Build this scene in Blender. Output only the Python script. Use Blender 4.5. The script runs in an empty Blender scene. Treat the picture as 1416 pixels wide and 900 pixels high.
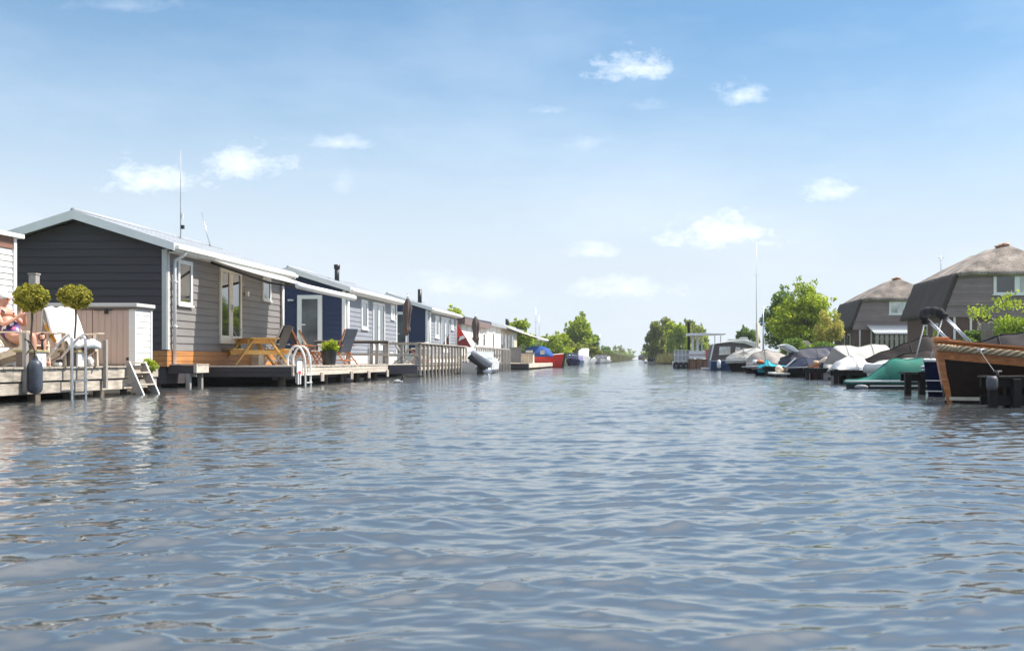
import bpy, math, random
import numpy as np
from mathutils import Vector, Matrix, noise as mnoise

# ------------------------------------------------------------------ camera, world, sun, exposure
sc = bpy.context.scene
COL = sc.collection
H = 0.70                                    # eye height above the water (a small open boat)
cam_d = bpy.data.cameras.new('camera'); cam = bpy.data.objects.new('camera', cam_d); COL.objects.link(cam)
cam.location = (0, 0, H); cam.rotation_euler = (math.pi/2, 0, 0)
cam_d.sensor_width = 36; cam_d.lens = 35.6
cam_d.shift_x = -174/1416; cam_d.shift_y = 47/1416
cam_d.clip_start = .05; cam_d.clip_end = 8000
cam_d.dof.use_dof = True; cam_d.dof.focus_distance = 19; cam_d.dof.aperture_fstop = 5.0
sc.camera = cam
SUN = Vector((.80, .25, 1.10)).normalized()   # towards the sun
EL = math.asin(SUN.z); AZ = math.atan2(SUN.x, SUN.y)
sc.view_settings.view_transform = 'Standard'; sc.view_settings.look = 'None'
sc.view_settings.gamma = 1; sc.view_settings.exposure = 1.06; sc.view_settings.use_curve_mapping = False
sc.cycles.use_denoising = True; sc.cycles.max_bounces = 6; sc.cycles.transparent_max_bounces = 8
sc.cycles.diffuse_bounces = 3; sc.cycles.glossy_bounces = 3
sc.cycles.caustics_reflective = False; sc.cycles.caustics_refractive = False

W = bpy.data.worlds.new('World'); sc.world = W; W.use_nodes = True
nt = W.node_tree; nt.nodes.clear()
def wn(t, **k):
    n = nt.nodes.new(t)
    for a, b in k.items(): setattr(n, a, b)
    return n
def wmath(op, a, b=None, clamp=False):
    n = wn('ShaderNodeMath', operation=op, use_clamp=clamp)
    for i, v in enumerate((a, b)):
        if v is None: continue
        if isinstance(v, (int, float)): n.inputs[i].default_value = v
        else: nt.links.new(v, n.inputs[i])
    return n.outputs[0]
sky = wn('ShaderNodeTexSky', sky_type='NISHITA', sun_disc=False)
sky.sun_elevation = EL; sky.sun_rotation = AZ
sky.air_density = .85; sky.dust_density = 0.4; sky.ozone_density = 3.0
tc = wn('ShaderNodeTexCoord'); sep = wn('ShaderNodeSeparateXYZ'); nt.links.new(tc.outputs['Generated'], sep.inputs[0])
dy = wmath('MAXIMUM', sep.outputs[1], .08)
u = wmath('DIVIDE', sep.outputs[0], dy); v = wmath('DIVIDE', sep.outputs[2], dy)
front = wmath('MULTIPLY', wmath('SUBTRACT', sep.outputs[1], .15), 6, True)
comb = wn('ShaderNodeCombineXYZ'); nt.links.new(u, comb.inputs[0]); nt.links.new(wmath('MULTIPLY', v, 1.7), comb.inputs[1])
nz = wn('ShaderNodeTexNoise'); nz.inputs['Scale'].default_value = 29; nz.inputs['Detail'].default_value = 7; nz.inputs['Roughness'].default_value = .68
nt.links.new(comb.outputs[0], nz.inputs['Vector'])
nzc = wmath('SUBTRACT', nz.outputs[0], .5)
# puffs of fair-weather cloud, each at its own bearing: (px, py, half width, half height, density)
puffs = [(874, 90, 66, 25, 1.15), (1022, 128, 40, 20, .75), (1148, 262, 44, 21, .85), (994, 318, 96, 30, 1.15), (818, 345, 54, 15, .65),
         (206, 246, 78, 27, 1.05), (332, 224, 86, 28, 1.0), (470, 195, 50, 14, .6), (866, 396, 84, 22, .6), (756, 151, 40, 11, .35),
         (804, 196, 44, 15, .4), (616, 394, 60, 24, .5), (690, 400, 40, 22, .3), (472, 250, 22, 24, .28), (190, 4, 95, 16, .25), (906, 146, 36, 10, .25)]
cloud = None
for px, py, a, b, dn in puffs:
    u0, v0 = (px-882)/1400, (497-py)/1400
    ex = wmath('DIVIDE', wmath('SUBTRACT', u, u0), a/1400)
    sv = wmath('SUBTRACT', v, v0 - .25*b/1400)
    # flat underside: the lower half falls off twice as fast
    ey = wmath('DIVIDE', wmath('MAXIMUM', sv, wmath('MULTIPLY', sv, -1.9)), 1.25*b/1400)
    d = wmath('SQRT', wmath('ADD', wmath('MULTIPLY', ex, ex), wmath('MULTIPLY', ey, ey)))
    m = wmath('ADD', wmath('SUBTRACT', .95, d), wmath('MULTIPLY', nzc, 3.1))
    m = wmath('MULTIPLY', wmath('MULTIPLY', m, .62, True), dn*.86, True)
    cloud = m if cloud is None else wmath('MAXIMUM', cloud, m)
# thin high veil everywhere, and loose puffs on the rest of the sky dome
nz2 = wn('ShaderNodeTexNoise'); nz2.inputs['Scale'].default_value = 3.2; nz2.inputs['Detail'].default_value = 6; nz2.inputs['Roughness'].default_value = .6
mp2 = wn('ShaderNodeMapping'); mp2.inputs['Scale'].default_value = (1, 1, 3.0); nt.links.new(tc.outputs['Generated'], mp2.inputs[0]); nt.links.new(mp2.outputs[0], nz2.inputs['Vector'])
veil = wmath('MULTIPLY', wmath('SUBTRACT', nz2.outputs[0], .44), .4, True)
back = wmath('MULTIPLY', wmath('MULTIPLY', wmath('SUBTRACT', nz2.outputs[0], .5), 2.5, True), wmath('SUBTRACT', 1, front))
# pale veil added overhead, out of view, to brighten the water's reflections
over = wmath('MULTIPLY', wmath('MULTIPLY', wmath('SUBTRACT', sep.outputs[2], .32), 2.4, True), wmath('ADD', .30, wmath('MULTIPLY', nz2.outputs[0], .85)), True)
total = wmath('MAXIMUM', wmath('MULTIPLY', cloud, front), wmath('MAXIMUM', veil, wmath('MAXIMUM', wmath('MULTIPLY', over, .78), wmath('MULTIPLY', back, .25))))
mix = wn('ShaderNodeMixRGB'); mix.inputs[2].default_value = (8.3, 8.5, 8.9, 1)
# summer haze: the sky pales towards the horizon on every side
hz = wmath('DIVIDE', 1, wmath('ADD', 1, wmath('POWER', wmath('DIVIDE', wmath('MAXIMUM', sep.outputs[2], 0.001), .205), 3.6)))
hmix = wn('ShaderNodeMixRGB'); hmix.inputs[2].default_value = (4.5, 5.0, 5.5, 1); nt.links.new(wmath('MULTIPLY', hz, .97), hmix.inputs[0]); hsv = wn('ShaderNodeHueSaturation'); hsv.inputs['Hue'].default_value = .487; hsv.inputs['Saturation'].default_value = 1.25; hsv.inputs['Value'].default_value = .92; nt.links.new(sky.outputs[0], hsv.inputs['Color']); nt.links.new(hsv.outputs[0], hmix.inputs[1])
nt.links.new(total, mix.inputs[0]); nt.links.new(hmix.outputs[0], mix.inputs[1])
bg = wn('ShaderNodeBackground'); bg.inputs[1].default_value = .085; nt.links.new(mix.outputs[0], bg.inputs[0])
wo = wn('ShaderNodeOutputWorld'); nt.links.new(bg.outputs[0], wo.inputs[0])

sun_d = bpy.data.lights.new('sun', 'SUN'); sun_d.energy = 3.6; sun_d.angle = math.radians(.55); sun_d.color = (1, .95, .87)
sun = bpy.data.objects.new('sun', sun_d); COL.objects.link(sun); sun.location = (30, 10, 60)
sun.rotation_euler = SUN.to_track_quat('Z', 'Y').to_euler()

# ------------------------------------------------------------------ helpers
def PX(px, Y): return (px-882)/1400*Y         # bearing on the photograph -> metres across, at a distance Y
def PZ(py, Y): return H + (497-py)/1400*Y     # likewise metres above the water
R = random.Random(7)
MATS = {}
def M(name, col, rough=.6, var=.18, vs=5, st=(1, 1, 1), bump=.15, bs=30, metal=0, spec=.5, var2=0, v2s=.7):
    if name in MATS: return MATS[name]
    m = bpy.data.materials.new(name); m.use_nodes = True; t = m.node_tree; p = t.nodes['Principled BSDF']
    def N(k): return t.nodes.new(k)
    c = N('ShaderNodeTexCoord'); mp = N('ShaderNodeMapping'); mp.inputs['Scale'].default_value = st
    t.links.new(c.outputs['Object'], mp.inputs[0])
    oi = N('ShaderNodeObjectInfo'); va = N('ShaderNodeVectorMath'); va.operation = 'ADD'
    sc_ = N('ShaderNodeVectorMath'); sc_.operation = 'SCALE'; sc_.inputs[0].default_value = (17, 31, 23); t.links.new(oi.outputs['Random'], sc_.inputs['Scale'])
    t.links.new(mp.outputs[0], va.inputs[0]); t.links.new(sc_.outputs[0], va.inputs[1])
    n = N('ShaderNodeTexNoise'); n.inputs['Scale'].default_value = vs; n.inputs['Detail'].default_value = 6; t.links.new(va.outputs[0], n.inputs['Vector'])
    hs = N('ShaderNodeMapRange'); hs.inputs[1].default_value = .25; hs.inputs[2].default_value = .75
    hs.inputs[3].default_value = 1-var; hs.inputs[4].default_value = 1+var; t.links.new(n.outputs[0], hs.inputs[0])
    # every board or pane differs a little from the next
    rr = N('ShaderNodeMapRange'); rr.inputs[3].default_value = 1-var*.45; rr.inputs[4].default_value = 1+var*.45; t.links.new(oi.outputs['Random'], rr.inputs[0])
    mu = N('ShaderNodeMath'); mu.operation = 'MULTIPLY'; t.links.new(hs.outputs[0], mu.inputs[0]); t.links.new(rr.outputs[0], mu.inputs[1])
    last = mu.outputs[0]
    if var2:
        n3 = N('ShaderNodeTexNoise'); n3.inputs['Scale'].default_value = v2s; n3.inputs['Detail'].default_value = 4; t.links.new(c.outputs['Object'], n3.inputs['Vector'])
        h3 = N('ShaderNodeMapRange'); h3.inputs[1].default_value = .3; h3.inputs[2].default_value = .7; h3.inputs[3].default_value = 1-var2; h3.inputs[4].default_value = 1+var2
        t.links.new(n3.outputs[0], h3.inputs[0]); m3 = N('ShaderNodeMath'); m3.operation = 'MULTIPLY'
        t.links.new(last, m3.inputs[0]); t.links.new(h3.outputs[0], m3.inputs[1]); last = m3.outputs[0]
    vm = N('ShaderNodeVectorMath'); vm.operation = 'SCALE'; vm.inputs[0].default_value = col; t.links.new(last, vm.inputs['Scale'])
    t.links.new(vm.outputs[0], p.inputs['Base Color'])
    rm = N('ShaderNodeMapRange'); rm.inputs[3].default_value = max(0, rough-.1); rm.inputs[4].default_value = min(1, rough+.1)
    t.links.new(n.outputs[0], rm.inputs[0]); t.links.new(rm.outputs[0], p.inputs['Roughness'])
    p.inputs['Metallic'].default_value = metal; p.inputs['Specular IOR Level'].default_value = spec
    if bump:
        n2 = N('ShaderNodeTexNoise'); n2.inputs['Scale'].default_value = bs; n2.inputs['Detail'].default_value = 5; t.links.new(va.outputs[0], n2.inputs['Vector'])
        b = N('ShaderNodeBump'); b.inputs['Strength'].default_value = bump; b.inputs['Distance'].default_value = .02
        t.links.new(n2.outputs[0], b.inputs['Height']); t.links.new(b.outputs[0], p.inputs['Normal'])
    MATS[name] = m; return m
def leafmat(name, cols, trans=.35):
    if name in MATS: return MATS[name]
    m = bpy.data.materials.new(name); m.use_nodes = True; t = m.node_tree; p = t.nodes['Principled BSDF']
    g = t.nodes.new('ShaderNodeNewGeometry'); r = t.nodes.new('ShaderNodeValToRGB'); t.links.new(g.outputs['Random Per Island'], r.inputs[0])
    e = r.color_ramp.elements; e[0].color = (*cols[0], 1); e[1].color = (*cols[-1], 1)
    for i, c in enumerate(cols[1:-1]): x = e.new((i+1)/(len(cols)-1)); x.color = (*c, 1)
    t.links.new(r.outputs[0], p.inputs['Base Color']); p.inputs['Roughness'].default_value = .55; p.inputs['Specular IOR Level'].default_value = .3
    tr = t.nodes.new('ShaderNodeBsdfTranslucent'); t.links.new(r.outputs[0], tr.inputs[0]); mx = t.nodes.new('ShaderNodeMixShader'); mx.inputs[0].default_value = trans
    t.links.new(p.outputs[0], mx.inputs[1]); t.links.new(tr.outputs[0], mx.inputs[2]); t.links.new(mx.outputs[0], t.nodes['Material Output'].inputs[0])
    MATS[name] = m; return m
def glassmat(name, col, refl=.35, rough=.03):
    if name in MATS: return MATS[name]
    m = bpy.data.materials.new(name); m.use_nodes = True; t = m.node_tree; p = t.nodes['Principled BSDF']
    c = t.nodes.new('ShaderNodeTexCoord'); n = t.nodes.new('ShaderNodeTexNoise'); n.inputs['Scale'].default_value = 1.3
    t.links.new(c.outputs['Object'], n.inputs['Vector']); r = t.nodes.new('ShaderNodeValToRGB'); t.links.new(n.outputs[0], r.inputs[0])
    r.color_ramp.elements[0].position = .35; r.color_ramp.elements[1].position = .65
    r.color_ramp.elements[0].color = (*[x*.6 for x in col], 1); r.color_ramp.elements[1].color = (*[x*1.4 for x in col], 1)
    t.links.new(r.outputs[0], p.inputs['Base Color']); p.inputs['Roughness'].default_value = rough; p.inputs['IOR'].default_value = 1.5
    gl = t.nodes.new('ShaderNodeBsdfGlossy'); gl.inputs['Roughness'].default_value = rough; mx = t.nodes.new('ShaderNodeMixShader'); mx.inputs[0].default_value = refl
    t.links.new(p.outputs[0], mx.inputs[1]); t.links.new(gl.outputs[0], mx.inputs[2]); t.links.new(mx.outputs[0], t.nodes['Material Output'].inputs[0])
    MATS[name] = m; return m

ORG = {}
def link(o, parent=None):
    COL.objects.link(o)
    if parent is not None: o.parent = parent
    ORG[o.name] = ORG[parent.name] if parent is not None else ORG.get(o.name, (0, 0, 0))
    return o
def tag(o, label=None, cat=None, group=None, kind=None):
    if label: o['label'] = label
    if cat: o['category'] = cat
    if group: o['group'] = group
    if kind: o['kind'] = kind
    return o
def thing(name, label, cat, loc=(0, 0, 0), group=None, rz=0):
    o = bpy.data.objects.new(name, None); COL.objects.link(o); o.location = loc; o.rotation_euler.z = rz
    o.empty_display_size = .2
    ORG[o.name] = tuple(loc) if rz == 0 else None
    return tag(o, label, cat, group)
def org(parent):
    g = ORG.get(parent.name) if parent is not None else (0, 0, 0)
    return (0, 0, 0) if g is None else g
def copy_tree(o, parent=None):
    c = o.copy(); COL.objects.link(c)
    if parent is not None: c.parent = parent
    for ch in list(o.children): copy_tree(ch, c)
    return c
def piece(name, src, parent, loc, rot=(0, 0, 0), scale=None):
    """another piece sharing mesh data; loc in world metres"""
    o = bpy.data.objects.new(name, src.data); COL.objects.link(o); o.parent = parent
    g = org(parent); ORG[o.name] = g
    o.location = tuple(loc[i] for i in range(3)); o.rotation_euler = rot
    if scale: o.scale = scale
    return o

class MB:
    """collects shapes in world metres; build() links them as one mesh object under a parent"""
    def __init__(s): s.v = []; s.f = []
    def add(s, vs, fs):
        k = len(s.v); s.v += [tuple(x) for x in vs]; s.f += [tuple(i+k for i in f) for f in fs]; return s
    def box(s, x0, x1, y0, y1, z0, z1, rz=0, piv=None):
        vs = [(x, y, z) for z in (z0, z1) for x, y in ((x0, y0), (x1, y0), (x1, y1), (x0, y1))]
        if rz:
            cx, cy = piv or ((x0+x1)/2, (y0+y1)/2); c, n = math.cos(rz), math.sin(rz)
            vs = [(cx+(x-cx)*c-(y-cy)*n, cy+(x-cx)*n+(y-cy)*c, z) for x, y, z in vs]
        return s.add(vs, [(3, 2, 1, 0), (4, 5, 6, 7), (0, 1, 5, 4), (1, 2, 6, 5), (2, 3, 7, 6), (3, 0, 4, 7)])
    def bar(s, a, b, w, h=None, up=(0, 0, 1)):
        a, b = Vector(a), Vector(b); d = (b-a).normalized(); h = h or w; up = Vector(up)
        if abs(d.dot(up)) > .98: up = Vector((0, 1, 0))
        x = d.cross(up).normalized()*w/2; y = x.cross(d).normalized()*h/2
        vs = [p+i*x+j*y for p in (a, b) for i, j in ((-1, -1), (1, -1), (1, 1), (-1, 1))]
        return s.add(vs, [(0, 1, 2, 3), (7, 6, 5, 4), (0, 4, 5, 1), (1, 5, 6, 2), (2, 6, 7, 3), (3, 7, 4, 0)])
    def tube(s, pts, r, n=8, closed=False):
        pts = [Vector(p) for p in pts]; rr = r if isinstance(r, (list, tuple)) else [r]*len(pts)
        k = len(s.v); ref = Vector((0, 0, 1)); rings = []
        for i, p in enumerate(pts):
            d = (pts[min(i+1, len(pts)-1)]-pts[max(i-1, 0)]).normalized()
            q = ref if abs(d.dot(ref)) < .95 else Vector((0, 1, 0))
            x = d.cross(q).normalized(); y = d.cross(x).normalized()
            rings.append([p+(x*math.cos(2*math.pi*j/n)+y*math.sin(2*math.pi*j/n))*rr[i] for j in range(n)])
        # keep rings aligned
        for i in range(1, len(rings)):
            best = min(range(n), key=lambda o: (rings[i][o]-pts[i]-rings[i-1][0]+pts[i-1]).length)
            rings[i] = rings[i][best:]+rings[i][:best]
            if (rings[i][1]-pts[i]).dot(rings[i-1][1]-pts[i-1]) < (rings[i][-1]-pts[i]).dot(rings[i-1][1]-pts[i-1]):
                rings[i] = [rings[i][0]]+rings[i][:0:-1]
        return s.loft(rings, True, True)
    def loft(s, rings, closed=True, caps=True):
        n = len(rings[0]); vs = [p for r in rings for p in r]; fs = []
        for i in range(len(rings)-1):
            for j in range(n if closed else n-1):
                a, b = i*n+j, i*n+(j+1) % n; fs.append((a, b, b+n, a+n))
        if caps:
            fs.append(tuple(range(n))[::-1]); fs.append(tuple((len(rings)-1)*n+j for j in range(n)))
        return s.add(vs, fs)
    def lathe(s, c, prof, n=16):
        rings = [[(c[0]+r*math.cos(2*math.pi*j/n), c[1]+r*math.sin(2*math.pi*j/n), c[2]+z) for j in range(n)] for r, z in prof]
        return s.loft(rings, True, True)
    def prism(s, poly, axis, a, b):
        """poly of 2-D points extruded along axis 'x' (poly = y,z), 'y' (poly = x,z) or 'z' (poly = x,y)"""
        f = {'x': lambda p, t: (t, p[0], p[1]), 'y': lambda p, t: (p[0], t, p[1]), 'z': lambda p, t: (p[0], p[1], t)}[axis]
        n = len(poly)
        return s.add([f(p, a) for p in poly]+[f(p, b) for p in poly],
                     [tuple(range(n)), tuple(range(2*n-1, n-1, -1))]+[(i, n+i, n+(i+1) % n, (i+1) % n) for i in range(n)])
    def blob(s, c, r, n=12, m=8, jit=0, seed=0):
        vs, fs = [], []
        for i in range(m+1):
            th = math.pi*i/m
            for j in range(n):
                ph = 2*math.pi*j/n; d = Vector((math.sin(th)*math.cos(ph), math.sin(th)*math.sin(ph), math.cos(th)))
                k = 1+jit*mnoise.noise(d*2.3+Vector((seed, seed*.7, 0)))
                vs.append((c[0]+d.x*r[0]*k, c[1]+d.y*r[1]*k, c[2]+d.z*r[2]*k))
        for i in range(m):
            for j in range(n): a, b = i*n+j, i*n+(j+1) % n; fs.append((a, a+n, b+n, b))
        return s.add(vs, fs)
    def build(s, name, mat, parent=None, smooth=False, bevel=0, kind=None, label=None, centre=False):
        g = org(parent); loc = (0, 0, 0)
        vs = s.v
        if centre:
            a = np.array(vs); c = (a.min(0)+a.max(0))/2; loc = tuple(c-np.array(g)); vs = [tuple(np.array(q)-c) for q in vs]
        else: vs = [(x-g[0], y-g[1], z-g[2]) for x, y, z in vs]
        me = bpy.data.meshes.new(name); me.from_pydata(vs, [], s.f); me.validate(); me.update()
        bm_fix(me)
        if smooth: me.polygons.foreach_set('use_smooth', [True]*len(me.polygons)); 
        o = bpy.data.objects.new(name, me); me.materials.append(mat)
        if smooth == 'auto':
            try: me.set_sharp_from_angle(angle=math.radians(38))
            except Exception: pass
        if bevel:
            b = o.modifiers.new('bevel', 'BEVEL'); b.width = bevel; b.segments = 2; b.limit_method = 'ANGLE'; b.angle_limit = .6
        COL.objects.link(o); o.location = loc
        if parent is not None: o.parent = parent
        ORG[o.name] = g
        if kind: o['kind'] = kind
        if label: o['label'] = label
        return o
import bmesh
def bm_fix(me):
    b = bmesh.new(); b.from_mesh(me); bmesh.ops.remove_doubles(b, verts=b.verts, dist=1e-5); bmesh.ops.recalc_face_normals(b, faces=b.faces); b.to_mesh(me); b.free()
def mesh_np(name, V, F, mat, parent=None, smooth=False):
    """V (n,3) and F (m,4) arrays, world metres"""
    g = np.array(org(parent)); V = np.asarray(V, dtype=np.float32)-g.astype(np.float32); F = np.asarray(F, dtype=np.int32)
    me = bpy.data.meshes.new(name); k = F.shape[1]
    me.vertices.add(len(V)); me.vertices.foreach_set('co', V.ravel()); me.loops.add(F.size); me.loops.foreach_set('vertex_index', F.ravel())
    me.polygons.add(len(F)); me.polygons.foreach_set('loop_start', np.arange(0, F.size, k, dtype=np.int32)); me.polygons.foreach_set('loop_total', np.full(len(F), k, dtype=np.int32))
    if smooth: me.polygons.foreach_set('use_smooth', np.ones(len(F), dtype=bool))
    me.update(calc_edges=True); me.validate(); me.materials.append(mat)
    o = bpy.data.objects.new(name, me); COL.objects.link(o)
    if parent is not None: o.parent = parent
    ORG[o.name] = tuple(g); return o
def smoothpath(pts, k=5):
    P = [Vector(p) for p in pts]; out = []
    for i in range(len(P)-1):
        p0, p1, p2, p3 = P[max(i-1, 0)], P[i], P[i+1], P[min(i+2, len(P)-1)]
        for j in range(k):
            t = j/k
            out.append(.5*((2*p1)+(p2-p0)*t+(2*p0-5*p1+4*p2-p3)*t*t+(3*p1-p0-3*p2+p3)*t**3))
    return out+[P[-1]]

# ------------------------------------------------------------------ materials
white = M('white_paint', (.80, .80, .79), .45, .06, 3, bump=.05)
cream = M('cream_paint', (.74, .70, .60), .5, .08, 3, bump=.05)
taupe = M('taupe_siding', (.225, .208, .20), .6, .12, 2, (1, .25, 6), .12, 30, var2=.08, v2s=1.2)
char = M('charcoal_siding', (.070, .062, .068), .6, .12, 2, (.25, 1, 6), .1, 30, spec=.25)
navy = M('navy_siding', (.020, .033, .085), .5, .12, 2, (.25, 1, 6), .08, 30)
lgrey = M('pale_grey_siding', (.25, .265, .30), .6, .09, 2, (1, .25, 6), .1, 30, var2=.07, v2s=1.2)
offwh = M('off_white_siding', (.78, .76, .72), .55, .06, 2, (1, .25, 6), .08, 30)
orange = M('varnished_base_board', (.50, .22, .075), .4, .25, 3, (3, .4, 8), .1, 20)
roofm = M('pale_grey_roof_tiles', (.33, .35, .38), .45, .08, 4, bump=.08, var2=.08)
trimg = M('pale_trim', (.56, .55, .53), .5, .08, 3)
deckw = M('weathered_deck_wood', (.45, .39, .32), .75, .38, 7, (3, .5, 3), .4, 40, var2=.32, v2s=2.4)
deckp = M('pale_deck_wood', (.58, .50, .41), .75, .22, 6, (3, 1, 3), .3, 40, var2=.12, v2s=1.5)
greyw = M('grey_weathered_wood', (.34, .31, .28), .8, .25, 6, (6, 6, 1), .35, 40, var2=.12, v2s=1.5)
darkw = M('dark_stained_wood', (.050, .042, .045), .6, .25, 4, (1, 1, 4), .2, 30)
pilew = M('wet_pile_wood', (.16, .13, .095), .7, .35, 5, (4, 4, 1), .4, 30)
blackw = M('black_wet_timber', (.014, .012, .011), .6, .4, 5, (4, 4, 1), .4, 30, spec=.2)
pine = M('yellow_pine', (.62, .37, .11), .55, .22, 4, (6, 6, 6), .12, 40)
teak = M('teak_wood', (.40, .15, .055), .5, .25, 6, (5, 5, 1), .12, 40)
creamwood = M('pale_chair_wood', (.70, .58, .44), .55, .14, 5, bump=.1)
steel = M('brushed_steel', (.62, .63, .65), .28, .1, 6, bump=.04, metal=.9)
whitetube = M('white_tube', (.78, .77, .74), .35, .05, 4, bump=.02)
blackp = M('black_plastic', (.015, .015, .017), .4, .2, 5, bump=.05)
slate = M('slate_rubber', (.045, .055, .075), .45, .25, 7, bump=.08)
pinkdoor = M('beige_door_boards', (.60, .435, .355), .6, .08, 3, (8, 8, .6), .1, 30)
glass = glassmat('dark_window_glass', (.03, .035, .035), .38)
glasspale = glassmat('curtained_glass', (.42, .46, .44), .18)
glassgrey = glassmat('grey_door_glass', (.14, .15, .16), .16)
awncloth = M('awning_cloth', (.74, .73, .70), .7, .05, 3, bump=.08, bs=80)
_t = awncloth.node_tree; _p = _t.nodes['Principled BSDF']; _tr = _t.nodes.new('ShaderNodeBsdfTranslucent'); _tr.inputs[0].default_value = (.8, .78, .74, 1); _mx = _t.nodes.new('ShaderNodeMixShader'); _mx.inputs[0].default_value = .45
_t.links.new(_p.outputs[0], _mx.inputs[1]); _t.links.new(_tr.outputs[0], _mx.inputs[2]); _t.links.new(_mx.outputs[0], _t.nodes['Material Output'].inputs[0])
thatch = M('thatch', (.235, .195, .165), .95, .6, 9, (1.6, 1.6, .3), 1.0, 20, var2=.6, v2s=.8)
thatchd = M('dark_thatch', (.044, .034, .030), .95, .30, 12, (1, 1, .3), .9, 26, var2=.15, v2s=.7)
gboard = M('grey_gable_boards', (.27, .205, .20), .7, .22, 3, (.4, 1, 6), .25, 30, var2=.12)
brickm = M('red_brown_brick', (.13, .065, .055), .8, .35, 9, (1, 1, 3), .4, 40)
terra = M('terracotta', (.58, .30, .18), .7, .3, 6, bump=.3)
bark = M('bark', (.10, .075, .055), .9, .3, 8, (5, 5, 1), .6, 30)
soil = M('bank_soil', (.05, .042, .03), .9, .35, 3, bump=.4)
lawn = M('lawn', (.07, .115, .025), .9, .35, 3, bump=.6, bs=60, var2=.25, v2s=.08)
L_topiary = leafmat('topiary_leaves', [(.10, .12, .02), (.27, .28, .03), (.45, .41, .05), (.66, .57, .10)], .5)
L_lime = leafmat('lime_leaves', [(.20, .30, .02), (.38, .47, .03), (.58, .62, .08)], .55)
L_tree = leafmat('bright_tree_leaves', [(.15, .23, .016), (.38, .47, .03), (.64, .70, .08)], .6)
L_dark = leafmat('deep_tree_leaves', [(.07, .14, .025), (.16, .26, .04), (.30, .42, .07)], .6)
L_willow = leafmat('willow_leaves', [(.16, .20, .035), (.29, .33, .06), (.44, .46, .11)], .6)
L_bamboo = leafmat('bamboo_leaves', [(.34, .34, .06), (.54, .50, .12), (.70, .62, .22)], .6)
L_reed = leafmat('reed_blades', [(.16, .15, .05), (.25, .22, .08), (.12, .15, .04)], .3)

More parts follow.
